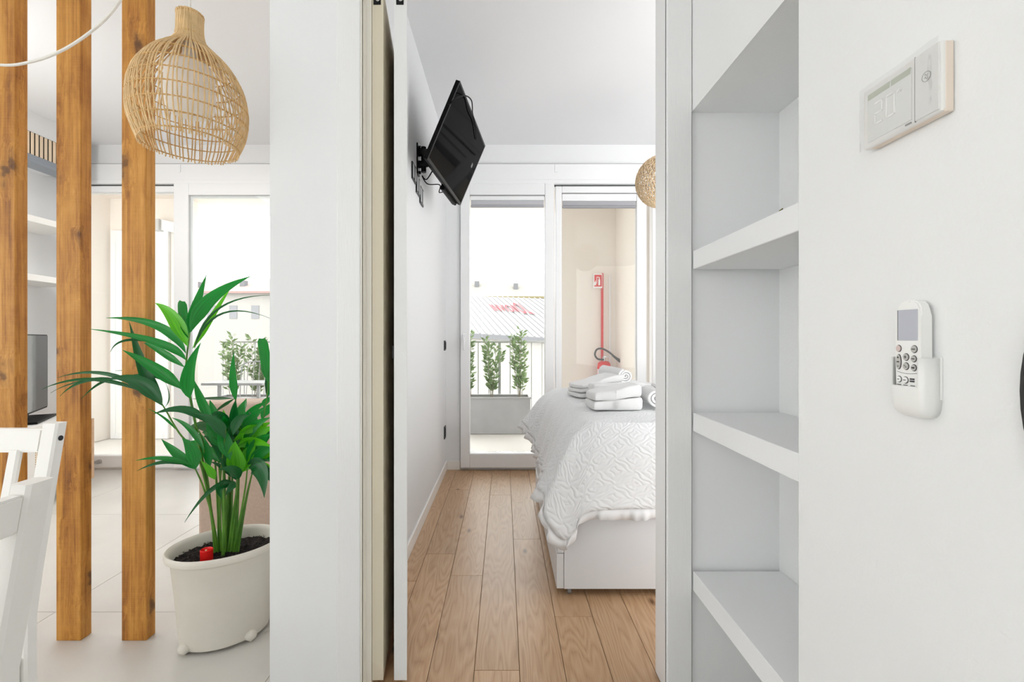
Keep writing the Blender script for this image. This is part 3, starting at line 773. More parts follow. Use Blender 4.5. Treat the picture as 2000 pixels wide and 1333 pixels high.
# soil
bm = bmesh.new(); rnd = random.Random(5); n1, n2 = 16, 64; ctr = bm.verts.new((PCX, PCY, 0.300)); prev = None
for i in range(1, n1 + 1):
    r = 0.885 * i / n1; row = []
    for j in range(n2):
        a = 2 * PI * j / n2; x = PSX * r * math.cos(a); y = PSY * r * math.sin(a)
        row.append(bm.verts.new((PCX + x * math.cos(PA) - y * math.sin(PA), PCY + x * math.sin(PA) + y * math.cos(PA), 0.293 + rnd.uniform(0, 0.011) - 0.006 * r)))
    for j in range(n2):
        if prev is None: bm.faces.new((ctr, row[j], row[(j + 1) % n2]))
        else: bm.faces.new((prev[j], row[j], row[(j + 1) % n2], prev[(j + 1) % n2]))
    prev = row
obj('soil', bm, mat('dark_potting_soil', (34, 26, 24), 0.95, bump=0.9, bscale=190, vscale=140, rgb2=(14, 10, 10)), palm)
bm = bmesh.new()
for i in range(260):
    a = rnd.uniform(0, 2 * PI); r = 0.85 * math.sqrt(rnd.random()); x = PSX * r * math.cos(a); y = PSY * r * math.sin(a)
    g = bmesh.ops.create_icosphere(bm, subdivisions=1, radius=rnd.uniform(0.0012, 0.0032))
    bmesh.ops.transform(bm, matrix=Matrix.Translation((PCX + x * math.cos(PA) - y * math.sin(PA), PCY + x * math.sin(PA) + y * math.cos(PA), 0.303)) @ Matrix.Diagonal((1, 1.6, 0.7, 1)), verts=g['verts'])
obj('soil_crumbs', bm, mat('soil_crumbs', (70, 56, 48), 0.9, vary=0.7, vscale=90), palm, kind='stuff')
gp = P(400, 1094, 1.615)
gx, gy = gp.x, gp.y
gg = obj('water_gauge', MB().lathe([(0.0195, 0.27), (0.0200, 0.3275), (0.0205, 0.336), (0.0185, 0.338), (0.0160, 0.334), (0.0155, 0.322)], (gx, gy + 0.01, 0), 24, capt=True), mat('red_plastic', (226, 24, 22), 0.35), palm, label='red water level cap of the pot')
obj('gauge_float', MB().cyl((gx - 0.002, gy + 0.01, 0.31), (gx - 0.002, gy + 0.01, 0.335), 0.003, 8), mat('cream_float', (240, 220, 170), 0.4), gg)

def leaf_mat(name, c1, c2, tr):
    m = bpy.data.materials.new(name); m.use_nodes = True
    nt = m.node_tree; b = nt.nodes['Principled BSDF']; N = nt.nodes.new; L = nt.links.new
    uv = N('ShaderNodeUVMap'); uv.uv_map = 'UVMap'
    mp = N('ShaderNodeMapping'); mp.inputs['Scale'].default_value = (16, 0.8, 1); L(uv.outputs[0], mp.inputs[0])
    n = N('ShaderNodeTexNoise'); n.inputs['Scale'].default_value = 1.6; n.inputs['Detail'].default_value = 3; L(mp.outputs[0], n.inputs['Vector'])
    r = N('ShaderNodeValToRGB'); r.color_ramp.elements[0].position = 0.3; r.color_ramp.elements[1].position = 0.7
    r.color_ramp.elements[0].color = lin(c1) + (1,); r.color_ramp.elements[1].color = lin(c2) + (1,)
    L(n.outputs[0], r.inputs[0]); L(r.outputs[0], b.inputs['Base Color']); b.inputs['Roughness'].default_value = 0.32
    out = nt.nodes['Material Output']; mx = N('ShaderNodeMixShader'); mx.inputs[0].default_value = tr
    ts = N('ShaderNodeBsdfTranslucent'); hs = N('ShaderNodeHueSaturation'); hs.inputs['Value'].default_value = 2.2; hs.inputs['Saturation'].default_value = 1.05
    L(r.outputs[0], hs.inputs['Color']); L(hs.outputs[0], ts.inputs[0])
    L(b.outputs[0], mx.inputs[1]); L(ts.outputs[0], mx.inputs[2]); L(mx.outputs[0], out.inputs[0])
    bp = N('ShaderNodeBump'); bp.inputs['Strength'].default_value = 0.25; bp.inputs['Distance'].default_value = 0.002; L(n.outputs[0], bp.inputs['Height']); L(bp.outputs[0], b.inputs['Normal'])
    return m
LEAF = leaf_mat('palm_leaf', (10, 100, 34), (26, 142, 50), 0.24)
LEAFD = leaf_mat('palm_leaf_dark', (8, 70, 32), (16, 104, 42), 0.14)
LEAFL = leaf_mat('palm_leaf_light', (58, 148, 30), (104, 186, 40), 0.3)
STEM = mat('palm_stem', (96, 150, 44), 0.45, vscale=12, rgb2=(54, 104, 28))
def blade(p0, p1, p2, wd, roll=0.0, blunt=False, n=12):
    """a curved leaflet with a keel along its middle"""
    # p1 is a point the curve passes through at its middle
    q = p1 * 2 - (p0 + p2) * 0.5
    pts = bez(p0, q, p2, n); bm = bmesh.new(); uvl = bm.loops.layers.uv.new('UVMap'); rows = []
    for i, p in enumerate(pts):
        t = i / n
        tg = (pts[min(i + 1, n)] - pts[max(i - 1, 0)]).normalized()
        view = Vector((p.x, p.y, p.z - EYE)).normalized()
        sd = tg.cross(view)
        if sd.length < 1e-4: sd = tg.orthogonal()
        sd.normalize(); sd = Matrix.Rotation(roll, 3, tg) @ sd
        nm = tg.cross(sd).normalized()
        f = (min(1, t / 0.28) ** 0.75) * ((1 - ((t - 0.28) / 0.72) ** 1.7) if t > 0.28 else 1)
        if blunt: f = (min(1, t / 0.25) ** 0.7) * (1 if t < 0.9 else 0.55 + 0.45 * (1 - t) / 0.1)
        hw = max(wd * 0.5 * f, 0.0006)
        rows.append([bm.verts.new(p - sd * hw + nm * hw * 0.28), bm.verts.new(p - sd * hw * 0.5 + nm * hw * 0.06), bm.verts.new(p - nm * hw * 0.08), bm.verts.new(p + sd * hw * 0.5 + nm * hw * 0.06), bm.verts.new(p + sd * hw + nm * hw * 0.28)])
    for i in range(n):
        for k in range(4):
            f_ = bm.faces.new((rows[i][k], rows[i][k + 1], rows[i + 1][k + 1], rows[i + 1][k]))
            for lp_, (uu, vv) in zip(f_.loops, ((k / 4, i / n), ((k + 1) / 4, i / n), ((k + 1) / 4, (i + 1) / n), (k / 4, (i + 1) / n))): lp_[uvl].uv = (uu, vv)
    return bm
def K(cx_, cy_, y): return P(80 + cx_ * 0.375, 520 + cy_ * 0.375, y)
# fronds: stalk points (a survey of the plant's stalks) and depth, then leaflets (base, middle, tip, width, material, depth change)
FR = [
 (1.60, 0.0058, [(918, 1478), (870, 1180), (800, 800), (762, 600), (757, 500), (775, 350)], [
   ((765, 420), (690, 270), (595, 193), 72, 'L', 0.05, 0), ((770, 380), (742, 280), (735, 183), 46, 'M', 0.1, 1), ((775, 350), (806, 220), (862, 45), 56, 'M', 0.12, 0),
   ((780, 345), (880, 175), (1095, 52), 74, 'M', 0.15, 0), ((790, 430), (885, 270), (1000, 92), 34, 'L', 0.2, 0), ((800, 425), (935, 215), (1200, 152), 13, 'D', 0.22, 0),
   ((800, 430), (950, 245), (1200, 275), 12, 'D', 0.25, 0), ((755, 455), (610, 312), (340, 270), 48, 'M', 0.02, 0), ((755, 490), (600, 395), (255, 328), 42, 'M', -0.05, 0),
   ((750, 528), (620, 440), (475, 358), 38, 'M', 0.06, 0), ((600, 400), (440, 388), (362, 448), 14, 'D', -0.08, 0), ((745, 645), (590, 530), (425, 438), 62, 'M', -0.05, 0),
   ((755, 660), (620, 562), (388, 546), 24, 'D', 0.1, 0), ((752, 655), (600, 575), (440, 577), 22, 'D', 0.0, 0), ((775, 690), (768, 560), (832, 400), 66, 'M', -0.08, 0)]),
 (1.57, 0.0046, [(910, 1482), (880, 1250), (820, 1000), (720, 870), (655, 760), (628, 715)], [
   ((632, 722), (545, 560), (460, 290), 66, 'D', 0.05, 0), ((632, 728), (520, 610), (360, 585), 78, 'D', -0.02, 0), ((600, 690), (350, 563), (85, 582), 24, 'D', 0.06, 0),
   ((585, 675), (280, 590), (5, 642), 22, 'D', -0.06, 0), ((420, 592), (230, 600), (100, 678), 18, 'D', -0.03, 0), ((400, 590), (200, 603), (50, 662), 10, 'D', 0.04, 0),
   ((380, 590), (300, 615), (210, 692), 14, 'D', -0.02, 0), ((645, 735), (668, 680), (645, 600), 6, 'D', 0.05, 0), ((700, 850), (640, 790), (560, 745), 12, 'M', -0.05, 0)]),
 (1.585, 0.0050, [(925, 1486), (890, 1300), (845, 1150), (803, 1055)], [
   ((803, 1060), (705, 975), (628, 903), 50, 'M', 0.03, 0), ((806, 1058), (785, 960), (735, 898), 68, 'M', 0.0, 0), ((795, 1045), (650, 1003), (492, 1014), 26, 'M', -0.05, 0), ((790, 1042), (650, 1020), (500, 1068), 24, 'D', -0.03, 0)]),
 (1.72, 0.0044, [(955, 1462), (975, 1150), (1000, 900), (1012, 700)], [
   ((1015, 705), (998, 580), (1005, 448), 40, 'M', 0.05, 0), ((1010, 850), (1003, 770), (1016, 695), 46, 'D', -0.05, 0), ((1010, 690), (945, 730), (900, 768), 18, 'D', 0.06, 0),
   ((1000, 690), (890, 690), (790, 692), 18, 'D', 0.1, 0), ((990, 860), (930, 780), (880, 790), 50, 'D', -0.06, 0), ((985, 870), (960, 800), (950, 748), 30, 'L', 0.05, 0), ((1020, 780), (1050, 735), (1070, 690), 40, 'M', 0.08, 0)]),
 (1.75, 0.0036, [(1012, 1470), (1070, 1200), (1120, 1000), (1165, 760), (1186, 605)], [
   ((1186, 612), (1168, 490), (1150, 378), 52, 'M', 0.08, 1), ((1180, 640), (1225, 520), (1290, 420), 46, 'M', 0.1, 0), ((1175, 680), (1240, 620), (1330, 600), 44, 'M', 0.05, 0), ((1165, 740), (1180, 700), (1240, 690), 34, 'M', 0.03, 0),
   ((1150, 800), (1185, 740), (1260, 720), 46, 'M', 0.02, 0), ((1180, 690), (1195, 560), (1235, 470), 40, 'D', 0.12, 0)]),
 (1.67, 0.0055, [(975, 1482), (1000, 1300), (1015, 1200), (1022, 1110)], [
   ((1022, 1115), (955, 970), (850, 885), 78, 'D', -0.03, 0), ((1035, 1085), (1015, 990), (1012, 912), 92, 'L', -0.04, 0), ((1045, 1080), (1078, 985), (1125, 915), 74, 'L', 0.02, 0),
   ((1030, 1110), (1000, 1062), (928, 1060), 56, 'D', -0.08, 0), ((1010, 1132), (890, 1165), (748, 1336), 26, 'D', -0.1, 0), ((1005, 1128), (935, 1150), (944, 1215), 48, 'D', -0.08, 0),
   ((1015, 1130), (990, 1150), (960, 1198), 40, 'D', -0.04, 0), ((1020, 1118), (945, 1050), (880, 1020), 26, 'D', 0.02, 0)]),
 (1.68, 0.0050, [(1000, 1488), (1040, 1300), (1065, 1150), (1075, 1050)], [
   ((1072, 1046), (1142, 1062), (1163, 1208), 88, 'D', -0.06, 0), ((1090, 1042), (1145, 1014), (1215, 1022), 22, 'D', -0.02, 0), ((1075, 1030), (1125, 920), (1200, 878), 62, 'M', 0.02, 0),
   ((1070, 1010), (1110, 900), (1122, 775), 64, 'M', 0.05, 0), ((1085, 1035), (1160, 960), (1250, 930), 60, 'M', 0.02, 0), ((1095, 1045), (1170, 1070), (1230, 1160), 60, 'D', 0.02, 0)]),
 (1.63, 0.0044, [(940, 1470), (930, 1200), (945, 1000), (965, 850)], [
   ((960, 900), (900, 815), (800, 768), 62, 'D', -0.02, 0), ((955, 950), (900, 880), (860, 800), 62, 'M', 0.05, 0), ((985, 1010), (950, 900), (935, 820), 70, 'M', 0.02, 0),
   ((900, 830), (835, 700), (800, 598), 48, 'M', 0.08, 0), ((860, 815), (745, 748), (583, 772), 44, 'D', -0.06, 0), ((1000, 880), (1030, 800), (1090, 780), 50, 'D', 0.03, 0)]),
 (1.70, 0.0040, [(985, 1466), (1015, 1200), (1040, 1000), (1062, 850)], [
   ((1055, 870), (1095, 795), (1180, 728), 50, 'M', 0.05, 0), ((1060, 905), (1110, 835), (1200, 788), 56, 'M', 0.0, 0), ((1060, 865), (1045, 780), (1062, 700), 46, 'M', 0.05, 0),
   ((1040, 1000), (1030, 915), (1062, 868), 62, 'L', -0.03, 0), ((1080, 890), (1100, 820), (1082, 758), 50, 'D', 0.08, 0), ((1090, 940), (1150, 870), (1215, 838), 52, 'L', 0.02, 0), ((1050, 940), (1000, 890), (990, 840), 50, 'D', -0.04, 0)]),
 (1.62, 0.0036, [(905, 1470), (885, 1250), (860, 1050), (840, 900), (810, 840)], [
   ((905, 1112), (878, 1062), (835, 1018), 40, 'L', -0.02, 0), ((850, 960), (780, 850), (680, 790), 34, 'M', 0.05, 0), ((880, 1050), (860, 950), (820, 860), 44, 'M', 0.08, 0)]),
 (1.66, 0.0042, [(965, 1455), (960, 1250), (955, 1050), (930, 930)], [((935, 950), (880, 880), (840, 870), 50, 'M', 0.03, 0), ((945, 980), (920, 930), (890, 950), 40, 'D', 0, 0)]),
 (1.74, 0.0036, [(1025, 1462), (1065, 1250), (1100, 1080), (1120, 980)], [((1120, 985), (1160, 900), (1235, 850), 54, 'M', 0.05, 0), ((1115, 1000), (1190, 990), (1280, 1030), 50, 'M', 0.02, 0)]),
]
MM = {'L': LEAFL, 'M': LEAF, 'D': LEAFD}
for yb_, rad, st, lv in FR:
    n = len(st)
    pts = [K(a, b_, 1.69 + (yb_ - 1.69) * i / (n - 1)) for i, (a, b_) in enumerate(st)]
    # keep the foot of the stalk in the soil
    pts[0].z = 0.285
    sp_ = spline(pts, 6)
    fr_ = obj('frond', MB().tube(sp_, [rad * (1 - 0.6 * i / (len(sp_) - 1)) for i in range(len(sp_))], 8), STEM, palm)
    for (b0, b1, b2, wd, mm, dd, bl) in lv:
        m = P(0, 0, 1)
        p0, p1, p2 = K(*b0, yb_), K(*b1, yb_ + dd * 0.5), K(*b2, yb_ + dd)
        for p in (p0, p1, p2):
            if p.x > XLIV - 0.02: p.x = XLIV - 0.02 - random.uniform(0, .02)
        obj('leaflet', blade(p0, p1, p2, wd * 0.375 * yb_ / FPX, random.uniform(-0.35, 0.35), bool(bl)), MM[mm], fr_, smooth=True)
rnd = random.Random(21)
host = [o for o in palm.children if o.name.startswith('frond')]
for q in range(30):
    bx, by = rnd.uniform(930, 1120), rnd.uniform(860, 1080); an = rnd.uniform(-1.25, 1.35); ln = rnd.uniform(150, 260); yq = rnd.uniform(1.66, 1.80)
    tx, ty_ = bx + math.sin(an) * ln, by - math.cos(an) * ln * 0.9
    p0, p1, p2 = K(bx, by, yq), K((bx + tx) / 2 - 12 * math.cos(an), (by + ty_) / 2 - 14, yq + 0.02), K(tx, ty_ + 40 * abs(math.sin(an)), yq + rnd.uniform(-0.05, 0.08))
    for p in (p0, p1, p2):
        if p.x > XLIV - 0.02: p.x = XLIV - 0.02 - rnd.uniform(0, .02)
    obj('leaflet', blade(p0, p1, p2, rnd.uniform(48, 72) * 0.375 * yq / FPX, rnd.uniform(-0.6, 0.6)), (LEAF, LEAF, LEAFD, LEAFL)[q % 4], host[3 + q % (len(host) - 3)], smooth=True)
for a, b_, c_, d_ in ((930, 1470, 905, 980), (948, 1478, 950, 900), (968, 1482, 985, 960), (990, 1485, 1030, 1000), (1008, 1478, 1035, 950), (958, 1460, 925, 1010), (978, 1462, 1000, 1000)):
    yy = 1.66 + random.uniform(0, 0.06); p0, p1 = K(a, b_, yy), K(c_, d_, yy); p0.z = 0.285
    obj('stalk', MB().tube([p0, (p0 * 0.6 + p1 * 0.4) + Vector((0.003, 0, 0)), p1], [0.0062, 0.005, 0.003], 8), STEM, palm)

# =================================================================== SOFA, CONSOLE, LEFT WALL
FAB = mat('beige_woven_fabric', (206, 186, 172), 0.9, bump=0.3, bscale=420, vary=0.1, vscale=60, spec=0.1)
sx0, sx1, sy0, sy1, szt = -1.530, -0.735, 2.30, 3.62, 0.764
sofa = thing('sofa', 'beige fabric sofa with tall arms behind the palm pot', 'sofa', (-1.12, 2.9, 0))
obj('arm', MB().box(sx0, sx1, sy0, sy0 + 0.16, 0.05, szt, 0.02, 3), FAB, sofa)
obj('arm', MB().box(sx0, sx1, sy1 - 0.16, sy1, 0.05, szt, 0.02, 3), FAB, sofa)
obj('backrest', MB().box(sx1 - 0.22, sx1, sy0 + 0.16, sy1 - 0.16, 0.05, szt, 0.02, 3), FAB, sofa)
obj('seat_base', MB().box(sx0 + 0.02, sx1 - 0.22, sy0 + 0.16, sy1 - 0.16, 0.05, 0.26, 0.01), FAB, sofa)
for k in range(2):
    ya = sy0 + 0.162 + k * 0.5
    obj('seat_cushion', MB().box(sx0 + 0.005, sx1 - 0.222, ya, ya + 0.496, 0.26, 0.43, 0.03, 3), FAB, sofa)
for fx in (sx0 + 0.06, sx1 - 0.06):
    for fy in (sy0 + 0.06, sy1 - 0.06): obj('foot', MB().cyl((fx, fy, 0), (fx, fy, 0.05), 0.02, 12), BLK, sofa)

cx0, cx1, cy0, cy1, czt = XL + 0.01, -2.95, 1.95, 3.30, 0.527
con = thing('media_console', 'white low media console with woven cane door panels and pale wood end', 'cabinet', ((cx0 + cx1) / 2, 2.6, 0))
CONW = mat('white_console_laminate', (240, 238, 234), 0.4)
obj('carcass', MB().box(cx0, cx1 - 0.02, cy0, cy1, 0.10, czt - 0.02), CONW, con)
obj('top', MB().box(cx0, cx1, cy0 - 0.005, cy1 + 0.002, czt - 0.02, czt, 0.002), CONW, con)
obj('end_panel', MB().box(cx0, cx1, cy1, cy1 + 0.018, 0.08, czt - 0.02), mat('pale_wood', (222, 186, 150), 0.5, vary=0.15, stretch=(1, 1, 8), vscale=4), con)
CANEF = mat('cane_ground', (244, 230, 208), 0.7); CANEH = mat('cane_hole', (176, 140, 96), 0.8)
for k in range(3):
    y0 = cy0 + k * 0.45 + 0.003; y1 = y0 + 0.444
    dr = obj('door', MB().box(cx1 - 0.02, cx1 - 0.002, y0, y0 + 0.05, 0.11, 0.50).box(cx1 - 0.02, cx1 - 0.002, y1 - 0.05, y1, 0.11, 0.50).box(cx1 - 0.02, cx1 - 0.002, y0 + 0.05, y1 - 0.05, 0.11, 0.16).box(cx1 - 0.02, cx1 - 0.002, y0 + 0.05, y1 - 0.05, 0.45, 0.50), CONW, con)
    cane = MB().box(cx1 - 0.014, cx1 - 0.009, y0 + 0.05, y1 - 0.05, 0.16, 0.45)
    obj('cane_panel', cane, CANEF, dr)
    mb = MB(); s_ = 0.0145
    for i in range(int(0.34 / s_)):
        for j in range(int(0.28 / s_)):
            yy, zz = y0 + 0.055 + i * s_, 0.166 + j * s_
            mb.quad((cx1 - 0.0085, yy, zz), (cx1 - 0.0085, yy + 0.006, zz), (cx1 - 0.0085, yy + 0.006, zz + 0.006), (cx1 - 0.0085, yy, zz + 0.006))
    obj('cane_mesh', mb, CANEH, dr, kind='stuff')
for fx in (cx0 + 0.05, cx1 - 0.08):
    for fy in (cy0 + 0.05, cy1 - 0.08): obj('foot', MB().cyl((fx, fy, 0), (fx, fy, 0.10), 0.018, 12), CONW, con)

# living room television on the console
tvd = Vector((-0.25, 0.41, 0)).normalized(); tvn = Vector((tvd.y, -tvd.x, 0))
far = Vector((-3.42, 3.46, 0)); 
ltv = thing('television', 'flat television standing on the white console, glimpsed between two wooden posts', 'television', (-3.22, 3.12, czt))
Mtv = Matrix(((tvd.x, -tvn.x, 0, 0), (tvd.y, -tvn.y, 0, 0), (0, 0, 1, 0), (0, 0, 0, 1)))
LW, LH = 0.80, 0.545
def tvm(u, d, z): return Matrix.Translation(far - tvd * (LW / 2 - u) + tvn * d + Vector((0, 0, z))) @ Mtv
ztv = 0.565
obj('casing', MB().obox(tvm(0, -0.02, ztv + LH / 2), LW, 0.03, LH, 0.004), BLK, ltv)
obj('screen', MB().obox(tvm(0, -0.0035, ztv + LH / 2 + 0.003), LW - 0.016, 0.004, LH - 0.02), mat('glossy_screen', (40, 41, 44), 0.06), ltv)
obj('stand_neck', MB().obox(tvm(-0.05, -0.02, ztv - 0.01), 0.12, 0.03, 0.04), BLK, ltv)
obj('stand_base', MB().obox(tvm(-0.03, 0.0, czt + 0.008), 0.42, 0.2, 0.014, 0.004), BLK, ltv)

# living shelves and slatted soffit on the left wall
for lab, py in (('upper white floating shelf on the living room left wall', 417.0), ('lower white floating shelf above the living room television', 534.0)):
    zt_ = EYE + (VPY - py) * 3.18 / FPX
    tag(obj('floating_shelf', MB().box(XL + 0.0005, -3.30, 1.6, 3.64, zt_ - 0.045, zt_, 0.002), PAINTW), lab, 'shelf', 'white floating shelves on the left wall')
sof = thing('slatted_soffit', 'boxed soffit with vertical pale wood slats over a metal strip, high left', 'soffit', (-3.45, 2.7, 2.30))
obj('box', MB().box(XL + 0.0005, -3.312, 1.6, 3.65, 2.37, HC - 0.001), PLASTER, sof)
obj('backing', MB().box(-3.312, -3.308, 1.6, 3.65, 2.372, 2.53), BLK, sof)
SLT = mat('pale_slat_wood', (236, 214, 186), 0.6, vary=0.12, stretch=(1, 1, 0.2), vscale=30)
y = 1.615
while y < 3.62:
    obj('slat', MB().box(-3.308, -3.304, y, y + 0.021, 2.372, 2.527, 0.0005, 1), SLT, sof); y += 0.0315
obj('metal_strip', MB().box(-3.44, -3.296, 1.6, 3.65, 2.318, 2.370, 0.003), mat('brushed_aluminium', (150, 156, 164), 0.4, 0.5), sof)

# =================================================================== BEDROOM: BED
BY0, BY1, BX0, BX1 = 1.92, 3.20, 0.220, 2.25
BEDW = mat('white_bed_foil', (208, 209, 211), 0.4)
bed = thing('storage_bed', 'white storage bed with drawers in its base under the quilt', 'bed', (1.2, 2.56, 0))
obj('side_panel', MB().box(BX0 + 0.031, BX1, BY0, BY0 + 0.02, 0.036, 0.42, 0.0015), BEDW, bed)
obj('side_panel', MB().box(BX0 + 0.031, BX1, BY1 - 0.02, BY1, 0.036, 0.42, 0.0015), BEDW, bed)
obj('end_frame', MB().box(BX0 + 0.003, BX0 + 0.030, BY0, BY1, 0.186, 0.42, 0.0015), BEDW, bed)
for k in range(2):
    ya = BY0 + k * 0.641
    dw = obj('drawer', MB().box(BX0, BX0 + 0.030, ya + 0.0015, ya + 0.638, 0.037, 0.183, 0.002), BEDW, bed)
    obj('drawer_box', MB().box(BX0 + 0.032, BX0 + 0.6, ya + 0.03, ya + 0.61, 0.045, 0.17), BEDW, dw)
    obj('lit_grip_gap_strip', MB().box(BX0 - 0.0025, BX0, ya + 0.10, ya + 0.54, 0.178, 0.184, 0.001), PVC, dw)  # white strip paints the light caught in the drawer grip gap
    obj('caster', MB().cyl((BX0 + 0.05, ya + 0.035, 0.0145), (BX0 + 0.064, ya + 0.035, 0.0145), 0.0145, 14).box(BX0 + 0.046, BX0 + 0.068, ya + 0.025, ya + 0.045, 0.026, 0.040), mat('grey_caster', (130, 130, 132), 0.4), dw)
obj('slatted_base', MB().box(BX0 + 0.035, BX1, BY0 + 0.022, BY1 - 0.022, 0.40, 0.44), BEDW, bed)
for fx in (0.9, BX1 - 0.05):
    for fy in (BY0 + 0.05, BY1 - 0.05): obj('foot', MB().cyl((fx, fy, 0), (fx, fy, 0.4), 0.02, 10), BEDW, bed)
tag(obj('mattress', MB().box(0.36, BX1, BY0 + 0.05, BY1 - 0.0, 0.441, 0.700, 0.05, 4), mat('mattress_white', (232, 232, 230), 0.9)), 'white mattress lying on the storage bed under the quilt', 'mattress')

# quilt: top plus skirts that flare over the corner
edge = [(.377, 3.235, .728), (.374, 3.0, .730), (.368, 2.7, .730), (.362, 2.4, .728), (.358, 2.15, .726), (.357, 2.03, .725), (.360, 1.985, .724), (.368, 1.968, .723), (.385, 1.957, .722), (.415, 1.952, .721), (.46, 1.950, .720), (.60, 1.950, .719), (.9, 1.950, .718), (1.5, 1.950, .718), (2.25, 1.950, .718)]
hem = [(.135, 3.235, .50), (.19, 3.02, .425), (.215, 2.80, .375), (.21, 2.45, .375), (.185, 2.18, .395), (.160, 1.98, .43), (.162, 1.885, .425), (.172, 1.868, .355), (.230, 1.858, .272), (.285, 1.862, .300), (.345, 1.875, .375), (.60, 1.890, .382), (.9, 1.893, .384), (1.5, 1.893, .382), (2.25, 1.893, .382)]
def dens(pl, per=8): return spline(pl, per)
E_, H_ = dens(edge), dens(hem)
nu = len(E_)
def quilt():
    bm = bmesh.new(); uvl = bm.loops.layers.uv.new('UVMap'); nv = 22
    cols = []; arc = 0.0; us = []
    for i in range(nu):
        if i: arc += ((E_[i] - E_[i - 1]).length + (H_[i] - H_[i - 1]).length) * 0.5
        us.append(arc)
    for i in range(nu):
        e, h_ = E_[i], H_[i]; col = []
        out = Vector((h_.x - e.x, h_.y - e.y, 0)); L_ = out.length; out.normalize() if L_ > 1e-6 else None
        left = 1.0 if i < 50 else max(0.0, 1 - (i - 50) / 24.0)
        for j in range(nv + 1):
            t = j / nv
            p = e.lerp(h_, t)
            # rounded shoulder then straight fall
            p += out * (0.045 * math.sin(PI * min(1, t * 1.0)) * (1 - t)) + Vector((0, 0, 0.030 * math.sin(PI * t) * (1 - t)))
            fold = math.sin(us[i] * 38 + 1.5 * math.sin(us[i] * 9)) * 0.014 * t * left + math.sin(us[i] * 71 + t * 2) * 0.004 * t * left
            p += out * fold + Vector((0, 0, fold * 0.4))
            if left < 0.2: p += out * 0.003 * math.sin(us[i] * 21) * t
            col.append(p)
        cols.append(col)
    V = [[bm.verts.new(p) for p in col] for col in cols]
    def f(vs_, uvs):
        fc = bm.faces.new(vs_)
        for l, u_ in zip(fc.loops, uvs): l[uvl].uv = u_
    for i in range(nu - 1):
        for j in range(nv):
            hl = 0.36 * j / nv; hl2 = 0.36 * (j + 1) / nv
            f((V[i][j], V[i][j + 1], V[i + 1][j + 1], V[i + 1][j]), ((us[i], -hl), (us[i], -hl2), (us[i + 1], -hl2), (us[i + 1], -hl)))
    # top sheet: rows from the perimeter inwards to the far right corner
    A = [V[i][0] for i in range(nu)]
    inner = []
    m_ = 10
    prev = A
    apex = Vector((2.25, 3.235, 0.728))
    for r in range(1, m_ + 1):
        t = (r / m_)
        row = []
        for i in range(nu):
            p = E_[i].lerp(apex, t)
            # interior swells a little
            p.z += 0.012 * math.sin(PI * min(1, t * 1.6)) * (1 if i < nu else 0) if 0 < i < nu - 1 else 0
            row.append(bm.verts.new(p))
        for i in range(nu - 1):
            vs_ = (prev[i], prev[i + 1], row[i + 1], row[i])
            f(vs_, [(v.co.y, v.co.x) for v in vs_])
        prev = row
    bmesh.ops.remove_doubles(bm, verts=bm.verts, dist=1e-5)
    return bm, us
qb, us = quilt()
qt = obj('quilt', qb, QUILT, smooth=True)
tag(qt, 'white quilted bedspread with diamond relief and ruffled hem draped over the bed', 'bedspread')
qs = qt.modifiers.new('thick', 'SOLIDIFY'); qs.thickness = 0.006; qs.offset = 1
# ruffle along the hem
def ruffle():
    bm = bmesh.new(); rows = []
    fine = []
    for i in range(nu - 1):
        seg_l = us[i + 1] - us[i]; k = max(2, int(seg_l / 0.006))
        for s_ in range(k): fine.append((i + s_ / k, us[i] + seg_l * s_ / k))
    prev = None
    for idx, u_ in fine:
        i = int(idx); t = idx - i
        h_ = H_[i].lerp(H_[min(i + 1, nu - 1)], t); e = E_[i].lerp(E_[min(i + 1, nu - 1)], t)
        out = Vector((h_.x - e.x, h_.y - e.y, 0)); out.normalize()
        dn = (h_ - e).normalized(); dn = (dn + Vector((0, 0, -0.9))).normalized()
        left = 1.0 if i < 50 else max(0.0, 1 - (i - 50) / 24.0)
        fold = math.sin(u_ * 38 + 1.5 * math.sin(u_ * 9)) * 0.014 * left + math.sin(u_ * 71 + 2) * 0.004 * left + (0.003 * math.sin(u_ * 21) if left < 0.2 else 0)
        top_ = h_ + out * fold + Vector((0, 0, fold * 0.4)) - dn * 0.006
        fl_ = 0.012 * math.sin(u_ * 78 + 2.2 * math.sin(u_ * 13)) + 0.004 * math.sin(u_ * 190)
        ln = 0.047 + 0.005 * math.sin(u_ * 31)
        mid_ = top_ + dn * ln * 0.5 + out * (fl_ * 0.45 + 0.004)
        bot = top_ + dn * ln + out * (fl_ + 0.004)
        row = [bm.verts.new(top_ + out * 0.003), bm.verts.new(mid_), bm.verts.new(bot)]
        if prev:
            for q in range(2): bm.faces.new((prev[q], row[q], row[q + 1], prev[q + 1]))
        prev = row
    return bm
rf = obj('ruffle', ruffle(), mat('white_ruffle_cotton', (224, 224, 225), 0.85, bump=0.1, bscale=200, spec=0.2), qt, smooth=True)
rs = rf.modifiers.new('thick', 'SOLIDIFY'); rs.thickness = 0.0015

